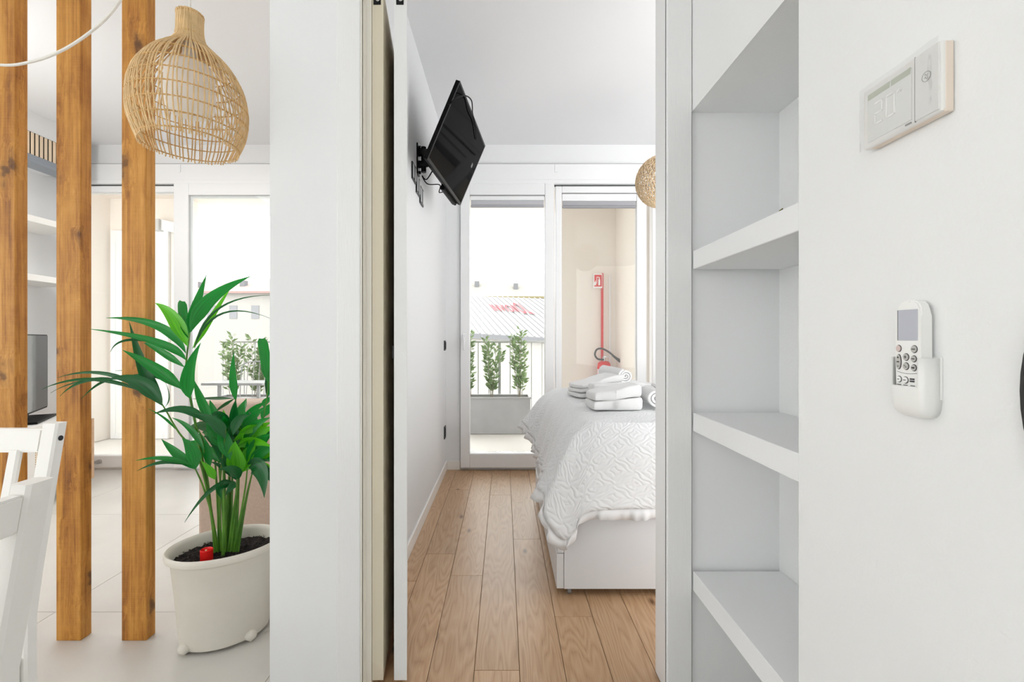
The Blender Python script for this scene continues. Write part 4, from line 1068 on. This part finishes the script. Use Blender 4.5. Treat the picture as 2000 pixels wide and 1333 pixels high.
# towels
TER = mat('white_terry', (226, 226, 226), 0.95, bump=0.5, bscale=520, spec=0.1)
def ter(name, bm, parent=None, sub=1):
    o = obj(name, bm, TER, parent, smooth=True)
    return o
def rolled(label, a, b_, R, turns=3.2, squash=0.9):
    """a towel wound into a roll, spiral visible at its end"""
    a, b_ = Vector(a), Vector(b_); ax = (b_ - a).normalized(); up = Vector((0, 0, 1)); up = (up - ax * up.dot(ax)).normalized(); sd = ax.cross(up)
    bm = bmesh.new(); n = int(turns * 26); L_ = []; th = R / (turns + 0.4)
    rnd = random.Random(int(R * 1000))
    secs = [0, 0.02, 0.08, 0.5, 0.92, 0.98, 1.0]
    for o_in in (0, 1):
        cols = []
        for i in range(n + 1):
            an = 2 * PI * turns * i / n
            r = 0.004 + (R - 0.004) * i / n - (th * 0.80 if o_in and i > n * 0.12 else (0.002 if o_in else 0))
            r = max(r, 0.0015)
            row = []
            for s_ in secs:
                rr = r * (1 - 0.05 * (1 if s_ in (0, 1.0) else 0))
                row.append(bm.verts.new(a + (b_ - a) * s_ + (up * math.sin(an) * squash + sd * math.cos(an)) * rr))
            cols.append(row)
        L_.append(cols)
    O, I = L_; m_ = len(secs)
    for i in range(n):
        for k in range(m_ - 1):
            bm.faces.new((O[i][k], O[i][k + 1], O[i + 1][k + 1], O[i + 1][k])); bm.faces.new((I[i][k], I[i + 1][k], I[i + 1][k + 1], I[i][k + 1]))
        for k in (0, m_ - 1): bm.faces.new((O[i][k], O[i + 1][k], I[i + 1][k], I[i][k]))
    for k in range(m_ - 1): bm.faces.new((O[n][k], O[n][k + 1], I[n][k + 1], I[n][k]))
    o = obj('rolled_towel', bm, TER, smooth=True)
    return tag(o, label, 'towel', 'white towels on the bed')
def folded(label, c, ang, lx, ly, h0, h1, layers=3, tilt=0.0):
    """folded towel: stacked soft layers, thicker at one end"""
    t = thing('folded_towel', label, 'towel', c, 'white towels on the bed')
    M = Matrix.Translation(c) @ Matrix.Rotation(ang, 4, 'Z') @ Matrix.Rotation(tilt, 4, 'Y')
    for k in range(layers):
        bm = bmesh.new(); US = [0, .012, .035, .07, .12, .2, .3, .4, .5, .6, .7, .8, .88, .93, .965, .988, 1]; VS = [0, .02, .05, .1, .2, .35, .5, .65, .8, .9, .95, .98, 1]; nx, ny = len(US) - 1, len(VS) - 1; sh = 0.010 * k
        def zz(u, v, top):
            base = (h0 + (h1 - h0) * u) / layers
            z0 = base * k + 0.0012 * k; z1 = base * (k + 1)
            ed = min(u, 1 - u, v, 1 - v)
            rd = min(1, ed / 0.07); bul = math.sqrt(max(0, 1 - (1 - rd) ** 2))
            mid = (z0 + z1) / 2; hh = (z1 - z0) / 2
            wob = 0.003 * math.sin(u * 9 + k) * math.sin(v * 5 + k)
            return mid + (hh * (0.45 + 0.55 * bul) if top else -hh * (0.45 + 0.55 * bul)) + (wob if k else max(wob, 0) * 0)
        G = {}
        for top in (0, 1):
            for i in range(nx + 1):
                for j in range(ny + 1):
                    u, v = US[i], VS[j]
                    cr = 0.012 * (abs(2 * v - 1) ** 6)
                    x = -lx / 2 + sh * 0.6 + (lx - sh) * u + (cr if u < 0.5 else -cr); y_ = -ly / 2 + ly * v + 0.004 * math.sin(u * 7 + k)
                    G[(top, i, j)] = bm.verts.new(M @ Vector((x, y_, zz(u, v, top))))
            for i in range(nx):
                for j in range(ny):
                    q = (G[(top, i, j)], G[(top, i + 1, j)], G[(top, i + 1, j + 1)], G[(top, i, j + 1)])
                    bm.faces.new(q if top else q[::-1])
        per = [(i, 0) for i in range(nx)] + [(nx, j) for j in range(ny)] + [(i, ny) for i in range(nx, 0, -1)] + [(0, j) for j in range(ny, 0, -1)]
        for q in range(len(per)):
            a, b_ = per[q], per[(q + 1) % len(per)]
            bm.faces.new((G[(0, *a)], G[(0, *b_)], G[(1, *b_)], G[(1, *a)]))
        ter('fold', bm, t)
    return t
ZB = 0.742
folded('folded white towel nearest the camera, its lower end pointing left', (0.535, 2.26, ZB), 0.03, 0.25, 0.19, 0.078, 0.122, 2)
rolled('rolled white towel at the right end of the front pile, cut by the door casing', (0.725, 2.17, ZB + 0.058), (0.76, 2.42, ZB + 0.058), 0.058)
folded('thin folded white towel lying behind the front towel pile', (0.62, 2.50, ZB), -0.05, 0.32, 0.16, 0.095, 0.085, 2)
folded('folded white towel sloping up to the right under the rear towel roll', (0.545, 2.74, ZB), 0.25, 0.30, 0.20, 0.072, 0.135, 3)
rolled('rolled white towel at the back showing its spiral end', (0.655, 2.98, ZB + 0.125), (0.715, 2.70, ZB + 0.118), 0.052)
folded('flat folded white towel behind the rear roll, beneath the window', (0.83, 2.90, ZB), -0.2, 0.24, 0.16, 0.085, 0.055, 3)

# =================================================================== BEDROOM TELEVISION
tc_ = Vector((-0.24499, 2.58867, 1.0512 + EYE))
Rm = Matrix.Rotation(-0.14681, 3, 'Z') @ Matrix.Rotation(0.40237, 3, 'Y') @ Matrix.Rotation(-0.03355, 3, 'X')
MT = Matrix.Translation(tc_) @ Rm.to_4x4()
def TL(d, u, v): return MT @ Vector((d, u, v))
SCR = mat('bedroom_screen', (6, 6, 7), 0.06); SCR.node_tree.nodes['Principled BSDF'].inputs['IOR'].default_value = 1.07
tv = thing('wall_television', 'black wall-mounted television tilted down over the bedroom door side', 'television', tuple(tc_))
def tbox(d0, d1, u0, u1, v0, v1, bev=0.0):
    return MB().obox(MT @ Matrix.Translation(((d0 + d1) / 2, (u0 + u1) / 2, (v0 + v1) / 2)), abs(d1 - d0), abs(u1 - u0), abs(v1 - v0), bev)
obj('casing', tbox(-0.022, -0.002, -0.355, 0.355, -0.205, 0.205, 0.003), BLK, tv)
obj('bezel', tbox(-0.002, 0.0, -0.355, 0.355, -0.205, -0.190).obox(MT @ Matrix.Translation((-0.001, 0, 0.200)), 0.002, 0.71, 0.010).obox(MT @ Matrix.Translation((-0.001, -0.350, 0.005)), 0.002, 0.010, 0.39).obox(MT @ Matrix.Translation((-0.001, 0.350, 0.005)), 0.002, 0.010, 0.39), mat('bezel_black', (20, 20, 22), 0.35, spec=0.2), tv)
obj('screen', tbox(-0.003, -0.0008, -0.345, 0.345, -0.190, 0.195), SCR, tv)
mb = MB(); mb.prism([TL(-0.022, -0.20, -0.200), TL(-0.065, -0.16, -0.185), TL(-0.065, 0.24, -0.185), TL(-0.022, 0.30, -0.200)], (Rm @ Vector((0, 0, 0.20))))
obj('rear_housing', mb, BLK, tv)
obj('speaker_box', tbox(-0.05, -0.020, 0.05, 0.34, -0.222, -0.17, 0.006), BLK, tv)
obj('maker_mark', tbox(-0.0006, 0.0008, 0.255, 0.262, 0.02, 0.045).obox(MT @ Matrix.Translation((0.0001, 0.272, 0.030)), 0.0014, 0.006, 0.022), mat('sticker_grey', (150, 150, 150), 0.5), tv)
def on_screen(px, py, d):
    r = Vector(((px - VPX) / FPX, 1, (VPY - py) / FPX)); nrm = Rm @ Vector((1, 0, 0)); o = Vector((0, 0, EYE)); p0 = tc_ + nrm * d
    return o + r * ((p0 - o).dot(nrm) / r.dot(nrm))
cpts = [on_screen(878, 206, -0.01), on_screen(880, 202, 0.012), on_screen(891, 191, 0.02), on_screen(904, 187, 0.02), on_screen(914, 189, 0.02), on_screen(921, 197, 0.02), on_screen(922.5, 209, 0.018), on_screen(923, 222, 0.014), on_screen(927.5, 240, 0.008), on_screen(929.5, 272, 0.003)]
obj('power_cable', MB().tube(spline(cpts, 5), 0.0032, 6), BLK, tv)
mount = thing('television_mount', 'black swivel wall mount holding the bedroom television', 'mount', (XBED, 2.55, 2.0))
obj('wall_plate', MB().box(XBED, XBED + 0.008, 2.52, 2.58, 1.985, 2.155, 0.002), BLKM, mount)
for z in (2.0, 2.14): obj('bolt', MB().cyl((XBED + 0.008, 2.55, z), (XBED + 0.020, 2.55, z), 0.009, 10), BLKM, mount)
bk = TL(-0.030, 0, 0)
for z, dz in ((2.045, -0.06), (2.11, 0.02)):
    q = TL(-0.05, -0.02, dz)
    obj('arm', MB().tube([(XBED + 0.006, 2.55, z), (XBED + 0.05, 2.545, z), q], [0.022, 0.018, 0.020], 8), BLKM, mount)
obj('pivot', MB().cyl((XBED + 0.035, 2.548, 2.0), (XBED + 0.035, 2.548, 2.14), 0.014, 12), BLKM, mount)
obj('bracket_plate', MB().obox(MT @ Matrix.Translation((-0.058, -0.02, 0.0)), 0.010, 0.14, 0.24, 0.003), BLKM, mount)
mb = MB().tube(spline([TL(-0.06, -0.10, -0.15), Vector((XBED + 0.06, 2.50, 1.945)), Vector((XBED + 0.035, 2.50, 1.965)), Vector((XBED + 0.06, 2.53, 1.93)), TL(-0.06, 0.06, -0.20), TL(-0.055, 0.08, -0.235), TL(-0.06, 0.13, -0.22), TL(-0.05, 0.18, -0.19)], 6), 0.0032, 6)
tag(obj('loose_cable', mb, BLK), 'black cable looping below the bedroom television mount', 'cable')

# wall plates on the bedroom side wall
FRB = mat('black_plate', (38, 38, 40), 0.4); MODW = mat('silver_module', (198, 200, 202), 0.4)
def wallplate(label, y, z, wy, hz, kind, grp=None):
    t = thing('wall_socket' if kind != 'switch' else 'light_switch', label, 'socket' if kind != 'switch' else 'switch', (XBED, y, z), grp)
    obj('plate', MB().box(XBED, XBED + 0.008, y - wy / 2, y + wy / 2, z - hz / 2, z + hz / 2, 0.002), FRB, t)
    if kind == 'socket':
        obj('socket_face', MB().box(XBED + 0.0078, XBED + 0.0095, y - wy * 0.3, y + wy * 0.3, z - hz * 0.36, z + hz * 0.36, 0.001), BLK, t)
    elif kind == 'switch':
        obj('rocker', MB().box(XBED + 0.0078, XBED + 0.012, y - wy * 0.3, y + wy * 0.3, z - hz * 0.36, z + hz * 0.36, 0.001), BLK, t)
    else:
        for k in range(3):
            yy = y - wy * 0.3 + k * wy * 0.3
            obj('module', MB().box(XBED + 0.0078, XBED + 0.0098, yy - wy * 0.13, yy + wy * 0.13, z - hz * 0.38, z + hz * 0.38, 0.001), MODW if k != 1 else FRB, t)
    return t
wallplate('black light switch beside the balcony door at handle height', 3.71, 1.025, 0.075, 0.080, 'switch')
wallplate('black wall socket low on the bedroom side wall beside the balcony door', 3.71, 0.326, 0.075, 0.100, 'socket')
wallplate('black framed outlet plate right under the television mount, nearest the door', 2.43, 1.955, 0.10, 0.09, 'multi', 'outlet plates under the bedroom television')
wallplate('silver outlet plate in a black frame, middle of those under the television mount', 2.545, 1.925, 0.10, 0.10, 'multi', 'outlet plates under the bedroom television')
wallplate('outlet plate farthest from the door below the television mount', 2.655, 1.900, 0.10, 0.10, 'multi', 'outlet plates under the bedroom television')

# woven globe lamp in the bedroom
GC = Vector(((1293 - VPX) * 2.6 / FPX, 2.6, EYE + (VPY - 355) * 2.6 / FPX)); GR = 0.143
gl = thing('woven_globe_lamp', 'round woven straw pendant globe half hidden by the right door casing', 'lamp', tuple(GC))
mb = MB()
for k in range(44):
    for s_ in (1, -1):
        pts = []
        for i in range(25):
            t = i / 24; ph = (0.03 + 0.94 * t) * PI; aa = 2 * PI * k / 44 + s_ * 1.3 * t
            r = GR + 0.0022 * (1 if (i + k) % 2 == 0 else -1) * s_
            pts.append(GC + Vector((r * math.sin(ph) * math.cos(aa), r * math.sin(ph) * math.sin(aa), r * math.cos(ph))))
        mb.tube(pts, 0.0026, 4)
STRAW = mat('straw_weave', (232, 206, 168), 0.7, vary=0.35, vscale=70)
obj('weave', mb, STRAW, gl, kind='stuff')
mb = MB()
for i in range(1, 30):
    ph = PI * i / 30
    mb.tube([GC + Vector((GR * 0.99 * math.sin(ph) * math.cos(t), GR * 0.99 * math.sin(ph) * math.sin(t), GR * 0.99 * math.cos(ph))) for t in [2 * PI * q / 40 for q in range(40)]], 0.0020, 4, closed=True)
obj('woven_ring', mb, STRAW, gl, kind='stuff')
obj('bulb', MB().lathe([(0.004, -0.045), (0.025, -0.035), (0.032, -0.01), (0.024, 0.02), (0.013, 0.045), (0.013, 0.07)], tuple(GC), 20), inn, gl)
obj('cord', MB().tube([GC + Vector((0, 0, 0.06)), GC + Vector((0, 0, 0.3)), Vector((GC.x, GC.y, HC - 0.002))], 0.003, 8), CORDW, gl)

# =================================================================== BALCONY
BWALL = mat('balcony_beige_render', (240, 234, 227), 0.85, bump=0.1, bscale=120)
BTILE = mat('balcony_pale_tile', (226, 224, 220), 0.6, vary=0.05)
struct('floor.002', MB().box(-6.2, 3.2, YF + 0.15, 5.72, -0.12, -0.004), BTILE)
struct('ceiling.001', MB().box(-6.2, 3.2, YF + 0.15, 5.70, 2.60, 2.78), mat('balcony_soffit', (230, 222, 214), 0.85))
struct('wall_balcony_left', MB().box(-6.2, -3.42, 5.0, 5.15, 0, 2.60).box(-4.42, -4.27, YF + 0.15, 5.0, 0, 2.60), BWALL)
struct('wall_balcony_end', MB().box(0.53, 1.37, 5.0, 5.15, 0, 2.60), BWALL)
struct('wall_balcony_right', MB().box(1.217, 1.37, YF + 0.15, 5.0, 0, 2.60), BWALL)
d2 = struct('door_2', loc=(-3.9, 5.0, 0))
obj('door_frame', ring(MB(), -4.24, -3.62, 0.0, 2.25, 0.05, 0.05, 0.06, 0.05, 4.965, 5.0), PVC, d2)
obj('door_leaf', MB().box(-4.19, -3.67, 4.975, 4.999, 0.06, 2.20), mat('pale_door', (238, 238, 236), 0.5), d2)
al = thing('awning_arm', 'white boxed awning bracket with arm on the balcony left wall', 'awning', (-3.66, 4.9, 2.2))
obj('bracket', MB().box(-3.745, -3.67, 4.90, 4.999, 2.235, 2.36, 0.006), mat('awning_grey', (196, 196, 196), 0.5), al)
obj('arm', MB().prism([(-3.67, 4.93, 2.245), (-3.67, 4.93, 2.36), (-3.43, 4.93, 2.30), (-3.43, 4.93, 2.20)], (0, 0.05, 0)), PVC, al)

RAILM = mat('railing_grey_paint', (172, 174, 176), 0.5, 0.2)
rl = thing('balcony_railing', 'thin grey vertical-bar balcony railing outside both windows', 'railing', (-1.4, 5.55, 0))
obj('top_rail', MB().box(-3.42, 0.53, 5.53, 5.57, 1.03, 1.052, 0.003), RAILM, rl)
obj('bottom_rail', MB().box(-3.42, 0.53, 5.54, 5.56, 0.07, 0.09, 0.002), RAILM, rl)
x = -3.38; k = 0
while x < 0.52:
    if k % 10 == 6: obj('railing_post', MB().box(x - 0.016, x + 0.016, 5.535, 5.565, -0.004, 1.03), RAILM, rl)
    else: obj('bar', MB().box(x - 0.005, x + 0.005, 5.545, 5.555, 0.09, 1.03), RAILM, rl)
    x += 0.128; k += 1

PLG = mat('planter_grey', (178, 178, 180), 0.7, vary=0.12, vscale=6)
TWIG = mat('twig', (150, 144, 126), 0.8); SHL = mat('shrub_leaf', (146, 172, 122), 0.6, vary=0.35, vscale=12)
SOILD = MATS['dark_potting_soil']
def planter(label, x0, x1, y0, y1, zt_):
    t = thing('balcony_planter', label, 'planter', ((x0 + x1) / 2, (y0 + y1) / 2, 0), 'long grey planters on the balcony')
    mb = MB(); e = 0.02
    mb.prism([(x0 + e, y0 + e, 0), (x1 - e, y0 + e, 0), (x1 - e, y1 - e, 0), (x0 + e, y1 - e, 0)], (0, 0, 0.01))
    for a in ((x0, x1, y0, y0 + 0.015), (x0, x1, y1 - 0.015, y1), (x0, x0 + 0.015, y0 + .015, y1 - .015), (x1 - 0.015, x1, y0 + .015, y1 - .015)): mb.box(*a, 0.0, zt_)
    obj('trough', mb, PLG, t)
    obj('rim', ring2(x0, x1, y0, y1, zt_), PLG, t)
    obj('soil', MB().box(x0 + 0.016, x1 - 0.016, y0 + 0.016, y1 - 0.016, zt_ - 0.08, zt_ - 0.03), SOILD, t)
    return t
def ring2(x0, x1, y0, y1, z):
    mb = MB()
    for a in ((x0 - .012, x1 + .012, y0 - .012, y0 + .018), (x0 - .012, x1 + .012, y1 - .018, y1 + .012), (x0 - .012, x0 + .018, y0 + .018, y1 - .018), (x1 - .018, x1 + .012, y0 + .018, y1 - .018)): mb.box(*a, z, z + 0.018, 0.002)
    return mb
planter('long grey planter with shrubs seen through the bedroom balcony door', -0.62, 0.30, 5.215, 5.49, 0.40)
planter('grey planter with shrubs seen through the living room window', -3.30, -2.05, 5.215, 5.49, 0.40)
def shrub(label, x, z0, h_, spread, seed):
    rnd = random.Random(seed); y0 = 5.35
    t = thing('balcony_shrub', label, 'shrub', (x, y0, z0), 'leafy shrubs in the balcony planters')
    lv = bmesh.new()
    for s_ in range(6):
        tip = Vector((x + rnd.uniform(-1, 1) * spread, y0 + rnd.uniform(-0.08, 0.08), z0 + h_ * rnd.uniform(0.7, 1.0)))
        base = Vector((x + rnd.uniform(-0.02, 0.02), y0 + rnd.uniform(-0.02, 0.02), z0 - 0.03))
        mid = base.lerp(tip, 0.5) + Vector((rnd.uniform(-0.02, 0.02), 0, 0)); pts = bez(base, mid, tip, 8)
        obj('stem', MB().tube(pts, [0.004 - 0.0003 * i for i in range(9)], 5), TWIG, t)
        for q in range(66):
            f_ = 0.18 + 0.82 * rnd.random(); p = pts[min(8, int(f_ * 8))].lerp(pts[min(8, int(f_ * 8) + 1)], (f_ * 8) % 1)
            a = rnd.uniform(0, 2 * PI); d = Vector((math.cos(a), math.sin(a) * 0.8, rnd.uniform(0.2, 1.0))).normalized(); ln = rnd.uniform(0.045, 0.08)
            sd = d.cross(Vector((rnd.uniform(-1, 1), rnd.uniform(-1, 1), rnd.uniform(-1, 1)))).normalized() * ln * 0.2
            q0 = p + d * 0.008
            lv.faces.new([lv.verts.new(v) for v in (q0, q0 + d * ln * 0.45 + sd, q0 + d * ln, q0 + d * ln * 0.45 - sd)])
    o = obj('foliage', lv, SHL, t, kind='stuff')
    return t
for lab, px_, hh, sp, sd in (('leafy shrub at the left edge of the bedroom balcony door pane', 917, 0.80, 0.07, 1), ('tall leafy shrub in the middle of the bedroom balcony door pane', 961, 0.82, 0.13, 2),
                             ('leafy shrub nearest the bedroom window mullion', 1016, 0.86, 0.12, 3), ('pale leafy shrub seen left in the living room window behind the palm', 455, 0.78, 0.14, 4), ('pale leafy shrub seen right in the living room window beside the white wall', 503, 0.74, 0.13, 5)):
    shrub(lab, (px_ - VPX) * 5.35 / FPX, 0.38, hh, sp, sd)

# extinguisher with its signpost
RED = mat('extinguisher_red', (214, 40, 40), 0.35); WHT = mat('sign_white', (244, 244, 244), 0.5); HOSE = mat('rubber_hose', (62, 66, 66), 0.6)
EX, EY = (1179 - VPX) * 4.90 / FPX, 4.90
sg = thing('extinguisher_signpost', 'slim red post with a small fire extinguisher sign at its top', 'sign', (EX, 4.965, 0))
obj('post', MB().box(EX - 0.014, EX + 0.010, 4.955, 4.975, 0.0, EYE + (VPY - 534) * 4.96 / FPX, 0.002), RED, sg)
obj('foot_plate', MB().box(EX - 0.10, EX + 0.10, 4.86, 4.99, -0.004, 0.008), RED, sg)
x0, x1 = (1159 - VPX) * 4.95 / FPX, (1176.5 - VPX) * 4.95 / FPX; z0, z1 = EYE + (VPY - 563) * 4.95 / FPX, EYE + (VPY - 535) * 4.95 / FPX
sp_ = obj('sign_plate', MB().box(x0, x1, 4.950, 4.954, z0, z1, 0.001), WHT, sg)
obj('sign_field', MB().box(x0 + 0.010, x1 - 0.006, 4.948, 4.951, z0 + 0.016, z1 - 0.012), RED, sp_)
xm = (x0 + x1) / 2
mb = MB().box(xm + 0.004, xm + 0.024, 4.946, 4.949, z0 + 0.03, z0 + 0.095).box(xm + 0.008, xm + 0.020, 4.946, 4.949, z0 + 0.10, z0 + 0.112).box(xm - 0.010, xm + 0.012, 4.946, 4.949, z0 + 0.114, z0 + 0.120)
mb.box(xm - 0.014, xm - 0.009, 4.946, 4.949, z0 + 0.05, z0 + 0.12)
mb.prism([(xm - 0.040, 4.946, z0 + 0.03), (xm - 0.020, 4.946, z0 + 0.03), (xm - 0.018, 4.946, z0 + 0.05), (xm - 0.026, 4.946, z0 + 0.085), (xm - 0.032, 4.946, z0 + 0.062), (xm - 0.041, 4.946, z0 + 0.066)], (0, 0.003, 0))
obj('sign_pictogram', mb, WHT, sp_)
ex = thing('fire_extinguisher', 'red fire extinguisher with black hose on the balcony behind the bed', 'extinguisher', (EX, EY - 0.02, 0.33))
zt_ = EYE + (VPY - 706) * EY / FPX
prf = [(0.060, 0.30), (0.069, 0.31), (0.070, 0.34), (0.070, zt_ - 0.05), (0.064, zt_ - 0.018), (0.045, zt_ - 0.002), (0.018, zt_ + 0.004)]
obj('cylinder', MB().lathe(prf, (EX, EY - 0.02, 0), 28), RED, ex)
obj('label_band', MB().lathe([(0.0706, zt_ - 0.19), (0.0708, zt_ - 0.188), (0.0708, zt_ - 0.082), (0.0706, zt_ - 0.08)], (EX, EY - 0.02, 0), 28, capb=False, capt=False), mat('label_pinkish', (236, 214, 220), 0.5), ex)
obj('valve', MB().cyl((EX, EY - 0.02, zt_), (EX, EY - 0.02, zt_ + 0.045), 0.016, 12).box(EX - 0.012, EX + 0.055, EY - 0.032, EY - 0.008, zt_ + 0.04, zt_ + 0.055, 0.002), CHROME, ex)
obj('hose', MB().tube(spline([(EX - 0.01, EY - 0.04, zt_ + 0.02), (EX - 0.07, EY - 0.05, zt_ + 0.025), (EX - 0.105, EY - 0.06, zt_ + 0.07), (EX - 0.085, EY - 0.06, zt_ + 0.125), (EX - 0.03, EY - 0.06, zt_ + 0.135), (EX + 0.04, EY - 0.06, zt_ + 0.10), (EX + 0.10, EY - 0.06, zt_ + 0.05)], 5), 0.010, 8), HOSE, ex)
obj('nozzle', MB().tube([(EX + 0.085, EY - 0.06, zt_ + 0.062), (EX + 0.13, EY - 0.06, zt_ + 0.025), (EX + 0.165, EY - 0.06, zt_ + 0.004)], [0.011, 0.014, 0.022], 10), HOSE, ex)
obj('wall_bracket', MB().box(EX - 0.05, EX + 0.05, EY + 0.049, 4.956, 0.33, 0.36).box(EX - 0.05, EX + 0.05, EY - 0.09, 4.956, 0.285, 0.299), RED, ex)
cxp = (1191 - VPX) * 4.99 / FPX
tag(obj('wall_conduit', MB().cyl((cxp, 4.985, 0.0), (cxp, 4.985, 1.76), 0.010, 10), PVC), 'pale vertical conduit on the balcony wall right of the red post', 'pipe')

# terrace furniture behind the living room window
TFM = mat('grey_outdoor_metal', (166, 168, 170), 0.5, 0.1)
tb = thing('terrace_table', 'thin grey metal terrace table outside the living room window', 'table', (-2.35, 4.55, 0))
tx0, tx1, tyy = (392 - VPX) * 4.4 / FPX, (512 - VPX) * 4.4 / FPX, 4.4
obj('table_top', MB().box(tx0, tx1, 4.40, 4.72, 0.632, 0.655, 0.003), TFM, tb)
for lx in (tx0 + 0.16, tx1 - 0.05):
    for ly in (4.43, 4.69): obj('leg', MB().box(lx - 0.012, lx + 0.012, ly - 0.012, ly + 0.012, 0, 0.632), TFM, tb)
def wire_chair(label, x, y_, rz):
    t = thing('terrace_chair', label, 'chair', (0, 0, 0), 'grey wire chairs on the balcony')
    r_ = 0.007
    obj('seat', MB().box(-0.20, 0.20, -0.2, 0.2, 0.42, 0.432, 0.004), TFM, t)
    obj('back_frame', MB().tube(spline([(-0.20, 0.2, 0.425), (-0.20, 0.23, 0.70), (-0.17, 0.245, 0.80), (0, 0.25, 0.825), (0.17, 0.245, 0.80), (0.20, 0.23, 0.70), (0.20, 0.2, 0.425)], 5), r_, 6), TFM, t)
    for k in range(5): obj('back_rod', MB().tube([(-0.13 + 0.065 * k, 0.2, 0.43), (-0.13 + 0.065 * k, 0.245, 0.812)], 0.004, 5), TFM, t)
    for sx_ in (-1, 1):
        for sy_ in (-1, 1): obj('leg', MB().tube([(0.17 * sx_, 0.17 * sy_, 0.42), (0.21 * sx_, 0.21 * sy_, 0.0)], r_, 6), TFM, t)
    t.location = (x, y_, 0); t.rotation_euler = (0, 0, rz)
    return t
wc1 = wire_chair('grey wire terrace chair left of the palm fronds beyond the glass', 0, 0, 0.0)
wc1.location = (tx0 + 0.15, 4.94, 0)
wc2 = copy_tree(wc1); wc2['label'] = 'grey wire terrace chair right of the palm tips beside the white wall'; wc2.location = (tx1 + 0.10, 4.95, 0); wc2.rotation_euler = (0, 0, -0.1)

# =================================================================== BEYOND THE BALCONY
ROOFW = mat('grey_corrugated_sheet', (150, 150, 151), 0.6); FARW = mat('far_render', (152, 150, 146), 0.9); FARG = mat('far_grey', (104, 105, 108), 0.7)
struct('ground', MB().box(-160, 160, 8, 220, -9.3, -9.0), mat('pale_ground', (196, 194, 188), 0.9))
hb = thing('roofed_warehouse', 'low white building with a ribbed slanting roof and faint red letters', 'building', (0, 27, -9))
O_ = P(880, 577, 33); Rr = P(1110, 586, 31); D_ = P(935, 652, 25); D2 = D_ + (Rr - O_) * 1.12
O2 = O_ - (Rr - O_) * 0.9; D0 = D_ - (Rr - O_) * 0.9
mb = MB(); mb.prism([O2, Rr, D2, D0], (0, 0, -0.12)); obj('roof', mb, ROOFW, hb)
nrm = (Rr - O_).cross(D_ - O_).normalized()
if nrm.z < 0: nrm = -nrm
for k in range(44):
    t = -0.88 + 1.96 * k / 44; a = O_ + (Rr - O_) * t; b_ = D_ + (Rr - O_) * (t * 1.0)
    obj('roof_rib', MB().tube([a + nrm * 0.03, b_ + nrm * 0.03], 0.05, 4), mat('rib_grey', (144, 144, 146), 0.6), hb)  # ribs slightly darker than the sheet
mb = MB(); mb.prism([D0 + Vector((0, 0.1, -0.3)), D2 + Vector((0, 0.1, -0.3)), D2 + Vector((0, 8, -0.3)), D0 + Vector((0, 8, -0.3))], (0, 0, -9.7)); obj('wall', mb, FARW, hb)
mb = MB(); mb.prism([D0 + Vector((0, -0.1, -0.02)), D2 + Vector((0, -0.1, -0.02)), D2 + Vector((0, -0.1, -0.26)), D0 + Vector((0, -0.1, -0.26))], (0, 0.15, 0)); obj('gutter', mb, FARG, hb)
# red letters painted along the roof
def roof_text(body, t, sdn, wx, hy):
    fc = bpy.data.curves.new('letters', 'FONT'); fc.body = body; fc.size = 1.0; fc.extrude = 0.004
    fo = bpy.data.objects.new('letters', fc); C.collection.objects.link(fo)
    me = bpy.data.meshes.new_from_object(fo); bpy.data.objects.remove(fo); bpy.data.curves.remove(fc)
    ux = (Rr - O_).normalized() * wx; uy = (O_ - D_).normalized() * hy
    pos = O_ + (Rr - O_) * t + (D_ - O_) * sdn + nrm * 0.10 - wloc(hb)
    me.transform(Matrix(((ux.x, uy.x, nrm.x, pos.x), (ux.y, uy.y, nrm.y, pos.y), (ux.z, uy.z, nrm.z, pos.z), (0, 0, 0, 1))))
    me.materials.clear(); me.materials.append(mat('roof_red', (150, 52, 62), 0.7))
    ro = bpy.data.objects.new('roof_letters', me); C.collection.objects.link(ro); ro.parent = hb
roof_text('INVIOII', 0.255, 0.47, 0.52, 2.3)
roof_text('OL', 0.455, 0.50, 0.52, 3.6)
roof_text('.', 0.53, 0.52, 0.6, 1.6)
for lab, x0, x1, yy, zt1, ztp in (('pale far building with a yellowish eave and scattered windows behind the white roof', -8, 9, 46, 5.2, 8.6), ('pale far building with a faint pinkish roof behind the living room window', -42, -18, 42, 5.3, 7.2)):
    fb = thing('far_building', lab, 'building', ((x0 + x1) / 2, yy, -9))
    obj('wall', MB().box(x0, x1, yy, yy + 10, -9, zt1), FARW, fb)
    mb = MB(); mb.prism([(x0 - 0.4, yy - 0.5, zt1), (x0 - 0.4, yy + 5, ztp), (x0 - 0.4, yy + 10.5, zt1)], (x1 - x0 + 0.8, 0, 0))
    obj('roof', mb, mat('far_roof_%d' % int(-x0), (140, 137, 130) if x0 > -10 else (142, 128, 124), 0.8), fb)
    obj('eave', MB().box(x0 - 0.4, x1 + 0.4, yy - 0.6, yy - 0.4, zt1 - 0.12, zt1 + 0.06), mat('eave_%d' % int(-x0), (124, 116, 84) if x0 > -10 else (140, 116, 112), 0.8), fb)
    rnd = random.Random(int(x1))
    k = 0
    xx = x0 + 1.0
    while xx < x1 - 1:
        obj('window', MB().box(xx, xx + 0.7, yy - 0.05, yy, zt1 - 2.4, zt1 - 1.2), mat('far_window', (116, 117, 120), 0.4), fb)
        if k % 2 == 0:
            zz = zt1 + (ztp - zt1) * rnd.uniform(0.25, 0.6); yq = yy - 0.5 + 5.5 * (zz - zt1) / (ztp - zt1)
            obj('chimney', MB().box(xx, xx + 0.45, yq - 0.2, yq + 0.4, zz - 0.2, zz + 0.5), FARG, fb)
        xx += 2.0; k += 1
